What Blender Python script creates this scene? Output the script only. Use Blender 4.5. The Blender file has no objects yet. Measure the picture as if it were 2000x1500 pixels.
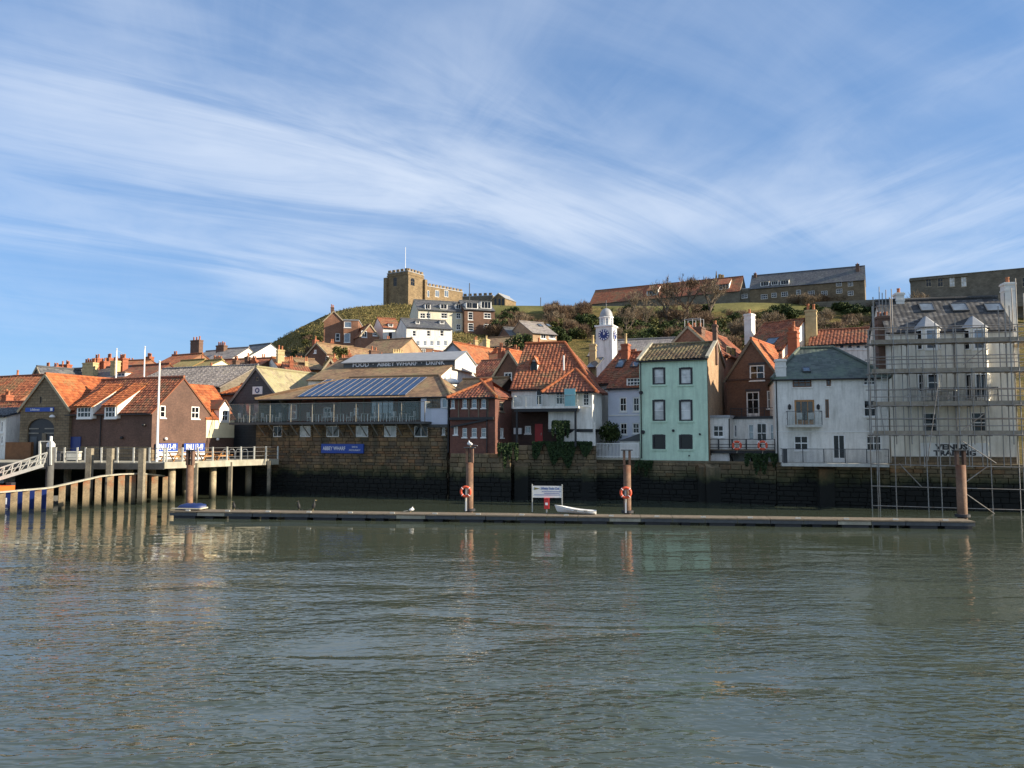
import bpy, bmesh, math, random
from mathutils import Vector, Matrix
R = math.radians
rnd = random.Random(7)
S = bpy.context.scene
COL = S.collection
# ---------------------------------------------------------------- camera
CAM_H = 5.2
PITCH = math.atan(100/1500)
FPX = 1500.0
cd = bpy.data.cameras.new('camera'); cam = bpy.data.objects.new('camera', cd); COL.objects.link(cam)
cam.location = (0, 0, CAM_H); cam.rotation_euler = (R(90)+PITCH, 0, 0)
cd.sensor_width = 36; cd.lens = 27.0; cd.clip_end = 6000; cd.clip_start = .1
S.camera = cam
# ---------------------------------------------------------------- light
SUN_AZ, SUN_EL = R(79), R(21)          # azimuth from -Y towards +X
SUNV = Vector((math.sin(SUN_AZ)*math.cos(SUN_EL), -math.cos(SUN_AZ)*math.cos(SUN_EL), math.sin(SUN_EL)))
W = bpy.data.worlds.new('World'); S.world = W; W.use_nodes = True
wn = W.node_tree.nodes; wl = W.node_tree.links
for n in list(wn): wn.remove(n)
def N(nt, t, **k):
    n = nt.nodes.new(t)
    for a, b in k.items():
        if a in ('op',): n.operation = b
        elif a.startswith('i_'): n.inputs[a[2:].replace('_', ' ')].default_value = b
        else: setattr(n, a, b)
    return n
wt = W.node_tree
out = N(wt, 'ShaderNodeOutputWorld'); bg = N(wt, 'ShaderNodeBackground')
sky = N(wt, 'ShaderNodeTexSky'); sky.sky_type = 'NISHITA'; sky.sun_disc = False
sky.sun_elevation = SUN_EL; sky.sun_rotation = math.atan2(SUNV.x, SUNV.y)
sky.altitude = 5; sky.air_density = 1.0; sky.dust_density = 0.0; sky.ozone_density = 5.0
BANDS1 = [(-100, 60, 700, 330, .35, .62), (100, 250, 1000, 400, .42, .58), (650, 380, 1600, 430, .36, .62), (-100, 470, 700, 470, .40, .35), (450, 530, 800, 560, .5, .5), (500, 520, 1200, 470, .5, .45), (-200, 330, 1100, 330, .55, .35), (700, 250, 1300, 480, .5, .4)]
BANDS2 = [(1500, 400, 2100, 400, .45, .65), (1560, 330, 2060, 90, .16, .5), (880, 110, 1060, 420, .18, .40), (1150, 180, 1500, 420, .22, .15), (1750, 520, 2100, 480, .3, .6), (100, -40, 900, 60, .25, .22), (1100, 60, 1000, -60, .3, .15)]
# cirrus: streaks on a plane high above, seen in true perspective
tc = N(wt, 'ShaderNodeTexCoord'); sep = N(wt, 'ShaderNodeSeparateXYZ'); wl.new(tc.outputs['Generated'], sep.inputs[0])
mz = N(wt, 'ShaderNodeMath', op='MAXIMUM'); mz.inputs[1].default_value = .03; wl.new(sep.outputs[2], mz.inputs[0])
az = N(wt, 'ShaderNodeMath', op='ADD'); az.inputs[1].default_value = .10; wl.new(mz.outputs[0], az.inputs[0])
dx = N(wt, 'ShaderNodeMath', op='DIVIDE'); wl.new(sep.outputs[0], dx.inputs[0]); wl.new(az.outputs[0], dx.inputs[1])
dy = N(wt, 'ShaderNodeMath', op='DIVIDE'); wl.new(sep.outputs[1], dy.inputs[0]); wl.new(az.outputs[0], dy.inputs[1])
cmb = N(wt, 'ShaderNodeCombineXYZ'); wl.new(dx.outputs[0], cmb.inputs[0]); wl.new(dy.outputs[0], cmb.inputs[1])
def plane_uv(px, py):
    d = Vector(((px-1000)/1500, 1, (850-py)/1500)).normalized(); return d.x/(max(d.z, .03)+.10), d.y/(max(d.z, .03)+.10)
def wmath(op, a, b):
    m = N(wt, 'ShaderNodeMath', op=op)
    for i, x in enumerate((a, b)):
        if hasattr(x, 'outputs'): wl.new(x.outputs[0], m.inputs[i])
        else: m.inputs[i].default_value = x
    return m
def tmap(loc, rot, sc):
    mp = N(wt, 'ShaderNodeMapping'); mp.vector_type = 'TEXTURE'; mp.inputs['Rotation'].default_value = (0, 0, rot); mp.inputs['Scale'].default_value = (*sc, 1)
    mp.inputs['Location'].default_value = (*loc, 0); wl.new(cmb.outputs[0], mp.inputs[0]); return mp
def fibre(rot, sc, seed, lo, hi, dist=.5, detail=6):
    mp = tmap((seed, seed*.7), rot, sc); nz = N(wt, 'ShaderNodeTexNoise'); nz.inputs['Scale'].default_value = 1; nz.inputs['Detail'].default_value = detail
    nz.inputs['Roughness'].default_value = .60; nz.inputs['Distortion'].default_value = dist; wl.new(mp.outputs[0], nz.inputs[0])
    r = N(wt, 'ShaderNodeMapRange'); r.interpolation_type = 'SMOOTHSTEP'; r.inputs['From Min'].default_value = lo; r.inputs['From Max'].default_value = hi
    wl.new(nz.outputs[0], r.inputs[0]); return r
f1 = fibre(R(40), (1.6, .38), 3.1, .32, .72, 1.0, 7); f2 = fibre(R(112), (1.4, .38), 11.4, .32, .74, 1.0, 7); f3 = fibre(R(5), (.9, .7), 5.5, .25, .75, .4, 4)
def bands(lst):
    tot = None
    for (xa, ya, xb, yb, w, k) in lst:
        (u0, v0), (u1, v1) = plane_uv(xa, ya), plane_uv(xb, yb)
        mp = tmap(((u0+u1)/2, (v0+v1)/2), math.atan2(v1-v0, u1-u0), (math.hypot(u1-u0, v1-v0)*.75, w*1.25))
        ln = N(wt, 'ShaderNodeVectorMath', op='LENGTH'); wl.new(mp.outputs[0], ln.inputs[0])
        r = N(wt, 'ShaderNodeMapRange'); r.interpolation_type = 'SMOOTHERSTEP'; r.inputs['From Min'].default_value = 1.25; r.inputs['From Max'].default_value = 0; r.inputs['To Max'].default_value = k
        wl.new(ln.outputs['Value'], r.inputs[0]); tot = r if tot is None else wmath('ADD', tot, r)
    return tot
b1 = bands(BANDS1); b2 = bands(BANDS2)
rest = N(wt, 'ShaderNodeMapRange'); rest.interpolation_type = 'SMOOTHSTEP'; rest.inputs['From Min'].default_value = .55; rest.inputs['From Max'].default_value = .1; rest.inputs['To Max'].default_value = .75
wl.new(sep.outputs[1], rest.inputs[0]); b1 = wmath('ADD', b1, rest); b2 = wmath('ADD', b2, wmath('MULTIPLY', rest, .6))      # unseen cirrus overhead and behind, added to brighten the shaded walls
cc = wmath('ADD', wmath('MULTIPLY', wmath('ADD', b1, .13), wmath('ADD', wmath('MULTIPLY', f1, .95), .12)), wmath('MULTIPLY', wmath('ADD', b2, .09), wmath('ADD', wmath('MULTIPLY', f2, .95), .12)))
cc = wmath('MULTIPLY', cc, wmath('ADD', wmath('MULTIPLY', f3, .7), .5))
cc = wmath('DIVIDE', cc, wmath('ADD', cc, .88))
hz = N(wt, 'ShaderNodeMapRange'); hz.inputs['From Min'].default_value = .02; hz.inputs['From Max'].default_value = .16
wl.new(sep.outputs[2], hz.inputs[0])
cc = wmath('MULTIPLY', cc, hz)
mx = N(wt, 'ShaderNodeMix', data_type='RGBA'); wl.new(cc.outputs[0], mx.inputs[0])
gm = N(wt, 'ShaderNodeGamma'); gm.inputs[1].default_value = .50; wl.new(sky.outputs[0], gm.inputs[0])
gs = N(wt, 'ShaderNodeMix', data_type='RGBA'); gs.blend_type = 'MULTIPLY'; gs.inputs[0].default_value = 1; wl.new(gm.outputs[0], gs.inputs[6]); gs.inputs[7].default_value = (.72, 1.02, 1.42, 1)
wl.new(gs.outputs[2], mx.inputs[6]); mx.inputs[7].default_value = (3.6, 3.9, 4.35, 1)
wl.new(mx.outputs[2], bg.inputs[0]); bg.inputs[1].default_value = .125
wl.new(bg.outputs[0], out.inputs[0])
try: W.cycles.sampling_method = 'NONE'      # the sky is smooth: no importance map needed
except Exception: pass
sd = bpy.data.lights.new('sun', 'SUN'); so = bpy.data.objects.new('sun', sd); COL.objects.link(so)
sd.energy = 4.9; sd.angle = R(.5); sd.color = (1, .86, .66); so.location = (60, -20, 60)
so.rotation_euler = SUNV.to_track_quat('Z', 'Y').to_euler()
S.view_settings.view_transform = 'Standard'; S.view_settings.look = 'None'
S.view_settings.exposure = 1.0; S.view_settings.gamma = 1
S.render.resolution_x, S.render.resolution_y = 1024, 768

# ---------------------------------------------------------------- pixel -> place
CP, SP = math.cos(PITCH), math.sin(PITCH)
CAMP = Vector((0, 0, CAM_H))
def ray(px, py):
    u = (px-1000)/FPX; v = (750-py)/FPX
    return Vector((u, CP - v*SP, SP + v*CP))
def P(px, py, Y):
    d = ray(px, py); return CAMP + d*(Y/d.y)
def hitz(px, py, z):
    d = ray(px, py); return CAMP + d*((z-CAM_H)/d.z)
def ground(px, Y):                      # plan position of column px at distance Y near eye level
    p = P(px, 850, Y); return Vector((p.x, Y, 0))

# ---------------------------------------------------------------- materials
MATS = {}
def new_mat(name):
    m = bpy.data.materials.new(name); m.use_nodes = True
    nt = m.node_tree; b = nt.nodes['Principled BSDF']; MATS[name] = m
    return m, nt, b
def L(nt, a, b, o=0): nt.links.new(a.outputs[o] if hasattr(a, 'outputs') else a, b)
def coords(nt, kind='Object', scale=1.0):
    t = N(nt, 'ShaderNodeTexCoord'); oi = N(nt, 'ShaderNodeObjectInfo')
    if kind == 'UV': return t.outputs['UV']
    a = N(nt, 'ShaderNodeVectorMath', op='ADD'); ml = N(nt, 'ShaderNodeMath', op='MULTIPLY'); ml.inputs[1].default_value = 37.0
    L(nt, oi, ml.inputs[0], 'Random'); nt.links.new(t.outputs[kind], a.inputs[0]); nt.links.new(ml.outputs[0], a.inputs[1])
    return a.outputs[0]
def noise(nt, vec, scale, detail=5, rough=.6, dist=0):
    n = N(nt, 'ShaderNodeTexNoise'); n.inputs['Scale'].default_value = scale; n.inputs['Detail'].default_value = detail
    n.inputs['Roughness'].default_value = rough; n.inputs['Distortion'].default_value = dist
    nt.links.new(vec, n.inputs['Vector']); return n
def ramp(nt, fac, stops):
    r = N(nt, 'ShaderNodeValToRGB'); e = r.color_ramp.elements
    while len(e) < len(stops): e.new(.5)
    for i, (p, c) in enumerate(stops):
        e[i].position = p; e[i].color = (*c, 1) if len(c) == 3 else c
    nt.links.new(fac, r.inputs[0]); return r
def mixc(nt, fac, a, b, blend='MIX'):
    m = N(nt, 'ShaderNodeMix', data_type='RGBA'); m.blend_type = blend
    if hasattr(fac, 'links') or hasattr(fac, 'is_linked'): nt.links.new(fac, m.inputs[0])
    else: m.inputs[0].default_value = fac
    for i, x in ((6, a), (7, b)):
        if isinstance(x, tuple): m.inputs[i].default_value = (*x[:3], 1)
        else: nt.links.new(x, m.inputs[i])
    return m.outputs[2]
def bump(nt, b, h, strength, dist):
    bn = N(nt, 'ShaderNodeBump'); bn.inputs['Strength'].default_value = strength; bn.inputs['Distance'].default_value = dist
    nt.links.new(h, bn.inputs['Height']); nt.links.new(bn.outputs[0], b.inputs['Normal'])
def island(nt):
    g = N(nt, 'ShaderNodeNewGeometry'); o = N(nt, 'ShaderNodeObjectInfo'); m = N(nt, 'ShaderNodeMath', op='ADD')
    nt.links.new(g.outputs['Random Per Island'], m.inputs[0]); nt.links.new(o.outputs['Random'], m.inputs[1])
    f = N(nt, 'ShaderNodeMath', op='FRACT'); nt.links.new(m.outputs[0], f.inputs[0]); return f.outputs[0]
def mul(c, k): return tuple(min(1, x*k) for x in c)
def paint(name, c, rough=.6, var=.25, scale=1.2, bmp=.15, dirt=None, metallic=0):
    """weathered plain surface: large and fine mottling, streaks"""
    m, nt, b = new_mat(name); v = coords(nt)
    n1 = noise(nt, v, scale, 6, .65); n2 = noise(nt, v, scale*9, 4, .6)
    r1 = ramp(nt, n1.outputs[0], [(.3, mul(c, 1-var)), (.7, mul(c, 1+var*.35))])
    r2 = ramp(nt, n2.outputs[0], [(.3, (1-var*.6,)*3), (.65, (1, 1, 1))])
    c_ = mixc(nt, .8, r1.outputs[0], r2.outputs[0], 'MULTIPLY')
    if dirt:
        mp = N(nt, 'ShaderNodeMapping'); mp.inputs['Scale'].default_value = (3.2, 3.2, .35); nt.links.new(v, mp.inputs[0])
        n3 = noise(nt, mp.outputs[0], 1.0, 6, .7)
        f = ramp(nt, n3.outputs[0], [(.45, (0, 0, 0)), (.72, (.85, .85, .85))])
        c_ = mixc(nt, f.outputs[0], c_, dirt)
    nt.links.new(c_, b.inputs['Base Color']); b.inputs['Roughness'].default_value = rough; b.inputs['Metallic'].default_value = metallic
    if bmp: bump(nt, b, n2.outputs[0], bmp, .02)
    return m
def bricks(name, c1, c2, mortar, bw=.225, bh=.075, rough=.85, big=.35, ms=.012):
    m, nt, b = new_mat(name); uv = coords(nt, 'UV'); v = coords(nt)
    t = N(nt, 'ShaderNodeTexBrick'); nt.links.new(uv, t.inputs['Vector'])
    t.inputs['Scale'].default_value = 1; t.inputs['Brick Width'].default_value = bw; t.inputs['Row Height'].default_value = bh
    t.inputs['Mortar Size'].default_value = ms; t.inputs['Mortar Smooth'].default_value = .3; t.inputs['Bias'].default_value = -.1
    t.inputs['Color1'].default_value = (*c1, 1); t.inputs['Color2'].default_value = (*c2, 1); t.inputs['Mortar'].default_value = (*mortar, 1)
    n1 = noise(nt, v, .55, 6, .65); n2 = noise(nt, v, 7, 4, .6)
    r1 = ramp(nt, n1.outputs[0], [(.3, (1-big,)*3), (.68, (1.1, 1.1, 1.1))])
    r2 = ramp(nt, n2.outputs[0], [(.3, (.72, .72, .72)), (.7, (1.1, 1.1, 1.1))])
    c_ = mixc(nt, 1, mixc(nt, 1, t.outputs[0], r1.outputs[0], 'MULTIPLY'), r2.outputs[0], 'MULTIPLY')
    nt.links.new(c_, b.inputs['Base Color']); b.inputs['Roughness'].default_value = rough
    bump(nt, b, t.outputs['Fac'], -.4, .012); return m
def tiles(name, c1, c2, moss=None, tw=.30, th=.33, mossamt=.5, rough=.8, relief=0):
    """one tone per tile from its cell in the roof's own UV, plus lichen patches"""
    m, nt, b = new_mat(name); uv = coords(nt, 'UV'); v = coords(nt)
    d = N(nt, 'ShaderNodeVectorMath', op='DIVIDE'); d.inputs[1].default_value = (tw, th, 1); nt.links.new(uv, d.inputs[0])
    fl = N(nt, 'ShaderNodeVectorMath', op='FLOOR'); nt.links.new(d.outputs[0], fl.inputs[0])
    wh = N(nt, 'ShaderNodeTexWhiteNoise'); nt.links.new(fl.outputs[0], wh.inputs[0])
    r = ramp(nt, wh.outputs[0], [(0, mul(c1, .68)), (.35, mul(c1, .92)), (.8, c2), (1, mul(c2, 1.15))])
    n1 = noise(nt, v, .45, 6, .7); n2 = noise(nt, v, 6, 5, .65)
    r1 = ramp(nt, n1.outputs[0], [(.3, (.68, .66, .64)), (.65, (1.08, 1.08, 1.08))])
    c_ = mixc(nt, 1, r.outputs[0], r1.outputs[0], 'MULTIPLY')
    if moss:
        ad = N(nt, 'ShaderNodeMath', op='ADD'); nt.links.new(n1.outputs[0], ad.inputs[0])
        m5 = N(nt, 'ShaderNodeMath', op='MULTIPLY'); m5.inputs[1].default_value = .6; nt.links.new(n2.outputs[0], m5.inputs[0]); nt.links.new(m5.outputs[0], ad.inputs[1])
        f = ramp(nt, ad.outputs[0], [(.95-mossamt*.4, (0, 0, 0)), (1.08-mossamt*.35, (.85, .85, .85))])
        c_ = mixc(nt, f.outputs[0], c_, moss)
    nt.links.new(c_, b.inputs['Base Color']); b.inputs['Roughness'].default_value = rough
    if relief:
        t = N(nt, 'ShaderNodeTexWave'); t.wave_type = 'BANDS'; t.bands_direction = 'X'; t.inputs['Scale'].default_value = .314/tw; t.inputs['Distortion'].default_value = 0
        nt.links.new(uv, t.inputs[0])
        sx = N(nt, 'ShaderNodeSeparateXYZ'); nt.links.new(d.outputs[0], sx.inputs[0]); fr = N(nt, 'ShaderNodeMath', op='FRACT'); nt.links.new(sx.outputs[1], fr.inputs[0])
        ad = N(nt, 'ShaderNodeMath', op='SUBTRACT'); nt.links.new(t.outputs['Fac'], ad.inputs[0]); nt.links.new(fr.outputs[0], ad.inputs[1])
        bump(nt, b, ad.outputs[0], .7, relief)
    else: bump(nt, b, n2.outputs[0], .3, .02)
    return m
def stone(name, cols, tide=False, rough=.9):
    """separate blocks: tone per block, grain inside, tide mark of weed where tide is set"""
    m, nt, b = new_mat(name); v = coords(nt); g = N(nt, 'ShaderNodeNewGeometry')
    isl = island(nt); k = len(cols)
    r = ramp(nt, isl, [((i+.5)/k, c) for i, c in enumerate(cols)])
    n1 = noise(nt, g.outputs['Position'], .7, 6, .7); n2 = noise(nt, v, 8, 5, .65)
    r1 = ramp(nt, n1.outputs[0], [(.28, (.5, .5, .48)), (.7, (1.1, 1.1, 1.1))]); r2 = ramp(nt, n2.outputs[0], [(.3, (.68, .68, .68)), (.7, (1.12, 1.12, 1.12))])
    c_ = mixc(nt, 1, mixc(nt, 1, r.outputs[0], r1.outputs[0], 'MULTIPLY'), r2.outputs[0], 'MULTIPLY')
    mp = N(nt, 'ShaderNodeMapping'); mp.inputs['Scale'].default_value = (1.1, 1.1, .16); nt.links.new(g.outputs['Position'], mp.inputs[0])
    n4 = noise(nt, mp.outputs[0], 1.0, 6, .7); f4 = ramp(nt, n4.outputs[0], [(.46, (0, 0, 0)), (.66, (.85, .85, .85))]); c_ = mixc(nt, f4.outputs[0], c_, (.06, .055, .035))
    if tide:
        sx = N(nt, 'ShaderNodeSeparateXYZ'); nt.links.new(g.outputs['Position'], sx.inputs[0])
        n3 = noise(nt, g.outputs['Position'], .5, 6, .7)
        a = N(nt, 'ShaderNodeMath', op='MULTIPLY'); a.inputs[1].default_value = 2.6; nt.links.new(n3.outputs[0], a.inputs[0])
        s = N(nt, 'ShaderNodeMath', op='SUBTRACT'); nt.links.new(sx.outputs[2], s.inputs[0]); nt.links.new(a.outputs[0], s.inputs[1])
        f = N(nt, 'ShaderNodeMapRange'); f.inputs['From Min'].default_value = .6; f.inputs['From Max'].default_value = 1.5; f.inputs['To Min'].default_value = 1; f.inputs['To Max'].default_value = 0
        nt.links.new(s.outputs[0], f.inputs[0])
        f2 = N(nt, 'ShaderNodeMapRange'); f2.inputs['From Min'].default_value = .3; f2.inputs['From Max'].default_value = .85; f2.inputs['To Min'].default_value = 1; f2.inputs['To Max'].default_value = 0
        nt.links.new(s.outputs[0], f2.inputs[0])
        c_ = mixc(nt, f.outputs[0], c_, (.045, .05, .018)); c_ = mixc(nt, f2.outputs[0], c_, (.006, .007, .005))
    nt.links.new(c_, b.inputs['Base Color']); b.inputs['Roughness'].default_value = rough
    bump(nt, b, n2.outputs[0], .5, .03); return m
def glass(name, tint, ior=1.75, rough=.03, var=0):
    m, nt, b = new_mat(name); v = coords(nt)
    n1 = noise(nt, v, 1.3, 3, .5)
    r = ramp(nt, n1.outputs[0], [(.4, mul(tint, 1-var)), (.62, mul(tint, 1+var))])
    nt.links.new(r.outputs[0], b.inputs['Base Color']); b.inputs['Roughness'].default_value = rough; b.inputs['IOR'].default_value = ior
    bump(nt, b, n1.outputs[0], .03, .02); return m

paint('white', (.86, .83, .76), .6, .18, .8, .1, dirt=(.45, .43, .37))
paint('cream_white', (.88, .83, .71), .65, .16, .8, .1, dirt=(.52, .47, .37))
paint('white_clean', (.82, .81, .77), .5, .06, 2, .05)
paint('cream', (.80, .70, .46), .65, .12, 1, .1)
paint('cream_pale', (.72, .66, .50), .7, .15, 1, .1, dirt=(.45, .40, .30))
paint('grey_render', (.42, .44, .48), .75, .14, 1, .1)
paint('lilac', (.62, .65, .74), .7, .1, 1, .1)
paint('mint', (.58, .77, .59), .62, .16, .7, .08, dirt=(.37, .51, .39))
paint('black', (.012, .012, .014), .45, .3, 3, .05)
paint('dark_frame', (.02, .02, .022), .5, .2, 3, .05)
paint('navy', (.012, .030, .16), .45, .12, 2, .03)
paint('blue_sign', (.012, .06, .33), .45, .08, 2, .03)
paint('letter', (.82, .82, .82), .5, .05, 3, 0)
paint('ink', (.03, .03, .035), .6, .1, 3, 0)
paint('ink_blue', (.03, .08, .32), .6, .1, 3, 0)
paint('red', (.50, .03, .03), .5, .2, 2, .05)
paint('orange', (.75, .14, .02), .5, .12, 2, .05)
paint('ring_red', (.72, .10, .04), .6, .2, 4, .1)
paint('wood', (.20, .16, .11), .85, .4, 3, .4)
paint('wood_grey', (.27, .25, .21), .88, .35, 3, .4)
paint('wood_orange', (.50, .24, .08), .7, .3, 3, .3)
paint('wood_brown', (.20, .09, .035), .7, .3, 3, .3)
paint('concrete', (.42, .39, .31), .9, .3, 1.5, .3, dirt=(.22, .22, .15))
paint('concrete_dark', (.10, .10, .095), .9, .35, 1.5, .3)
paint('coping', (.46, .38, .25), .9, .3, 2, .3)
paint('lead', (.32, .33, .34), .55, .2, 2, .1)
paint('steel', (.30, .29, .275), .42, .25, 5, .1, dirt=(.22, .15, .09), metallic=.55)
paint('steel_dark', (.08, .085, .09), .5, .3, 3, .1)
paint('board', (.34, .29, .22), .9, .35, 3, .3)
paint('galv', (.55, .55, .50), .5, .25, 4, .1)
paint('pot', (.45, .17, .08), .85, .25, 5, .2)
paint('pot_buff', (.60, .45, .22), .85, .25, 5, .2)
paint('chim_red', (.36, .12, .06), .9, .35, 3, .3)
paint('chim_brown', (.17, .10, .07), .9, .35, 3, .3)
paint('chim_yellow', (.55, .43, .22), .9, .3, 2.5, .3)
paint('chim_white', (.74, .72, .66), .8, .2, 2, .2)
paint('rubber', (.03, .03, .035), .7, .2, 3, .1)
paint('tube_beige', (.55, .50, .36), .6, .2, 3, .05)
paint('tarp_blue', (.010, .03, .13), .5, .25, 4, .3)
paint('teal', (.25, .52, .54), .5, .1, 2, .05)
paint('feather_dark', (.015, .015, .016), .7, .2, 8, .1)
paint('feather_white', (.75, .75, .74), .7, .1, 8, .1)
paint('plastic_white', (.72, .72, .70), .4, .08, 3, 0)
bricks('brick_red', (.20, .060, .036), (.145, .043, .028), (.14, .10, .08))
bricks('brick_rnli', (.155, .078, .052), (.115, .054, .038), (.12, .085, .068))
bricks('brick_orange', (.34, .14, .07), (.26, .095, .046), (.25, .18, .13))
bricks('brick_brown', (.185, .082, .045), (.13, .055, .032), (.14, .10, .07))
bricks('brick_sand', (.46, .29, .16), (.36, .20, .10), (.38, .28, .18))
bricks('brick_dark', (.10, .05, .035), (.07, .035, .028), (.08, .06, .05))
bricks('stone_wall', (.26, .195, .115), (.18, .13, .075), (.10, .08, .055), .55, .24, .9, .4, .02)
bricks('stone_gold', (.31, .22, .115), (.21, .145, .078), (.14, .105, .065), .6, .3, .9, .45, .02)
bricks('stone_grey', (.22, .19, .14), (.16, .14, .10), (.12, .10, .08), .6, .3, .9, .4, .02)
bricks('timber_dark', (.075, .08, .085), (.055, .06, .065), (.03, .03, .03), 4.0, .16, .8, .25, .012)
tiles('pantile', (.25, .075, .035), (.33, .108, .048), (.14, .10, .05), mossamt=.36)
tiles('pantile_orange', (.37, .098, .030), (.45, .135, .042), (.28, .16, .06), mossamt=.28)
tiles('pantile_dark', (.24, .075, .045), (.31, .10, .05), (.12, .09, .05), mossamt=.45)
tiles('pantile_moss', (.11, .075, .045), (.17, .11, .055), (.20, .17, .08), mossamt=.55)
tiles('pantile_far', (.29, .085, .037), (.37, .12, .05), (.15, .11, .05), mossamt=.45, relief=.05)
tiles('pantile_far_orange', (.38, .108, .034), (.46, .145, .047), (.27, .16, .07), mossamt=.42, relief=.05)
tiles('pantile_far_moss', (.34, .20, .06), (.44, .27, .09), (.28, .24, .08), mossamt=.7, relief=.05)
tiles('roof_brown', (.25, .15, .08), (.31, .19, .10), (.22, .18, .08), .3, .28, .4, relief=.02)
tiles('roof_tan', (.33, .27, .17), (.38, .31, .20), (.30, .28, .14), .3, .28, .6, relief=.02)
tiles('slate', (.085, .09, .10), (.125, .125, .13), (.10, .11, .08), .3, .22, .3, .6, relief=.012)
tiles('slate_light', (.24, .215, .20), (.30, .27, .25), (.25, .22, .16), .3, .22, .3, .7, relief=.012)
tiles('slate_green', (.075, .10, .085), (.11, .135, .115), (.10, .14, .09), .3, .22, .5, .6, relief=.012)
tiles('slate_patchy', (.05, .053, .06), (.15, .15, .15), (.035, .035, .035), .35, .22, .6, .85, relief=.02)
stone('quay_stone', [(.24, .175, .098), (.31, .225, .12), (.17, .13, .075), (.34, .25, .145), (.21, .165, .10), (.26, .15, .07)], True)
stone('wharf_stone', [(.27, .18, .09), (.35, .22, .105), (.18, .12, .065), (.24, .175, .105), (.31, .16, .07), (.15, .11, .07)], True)
glass('glass', (.008, .009, .011), 1.45)
glass('glass_sky', (.10, .13, .16), 2.2, .03, .3)
glass('glass_blind_reflect', (.55, .55, .52), 1.6, .1, .25)  # pale blinds, and the painted sky reflection in the green house panes
glass('glass_warm', (.05, .035, .02), 1.7, .05, .4)
glass('solar', (.018, .045, .11), 1.5, .25, .2)
m, nt, b = new_mat('clear_glass')
b.inputs['Base Color'].default_value = (.45, .55, .50, 1); b.inputs['Roughness'].default_value = .04; b.inputs['Alpha'].default_value = .09; b.inputs['IOR'].default_value = 1.5

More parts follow.
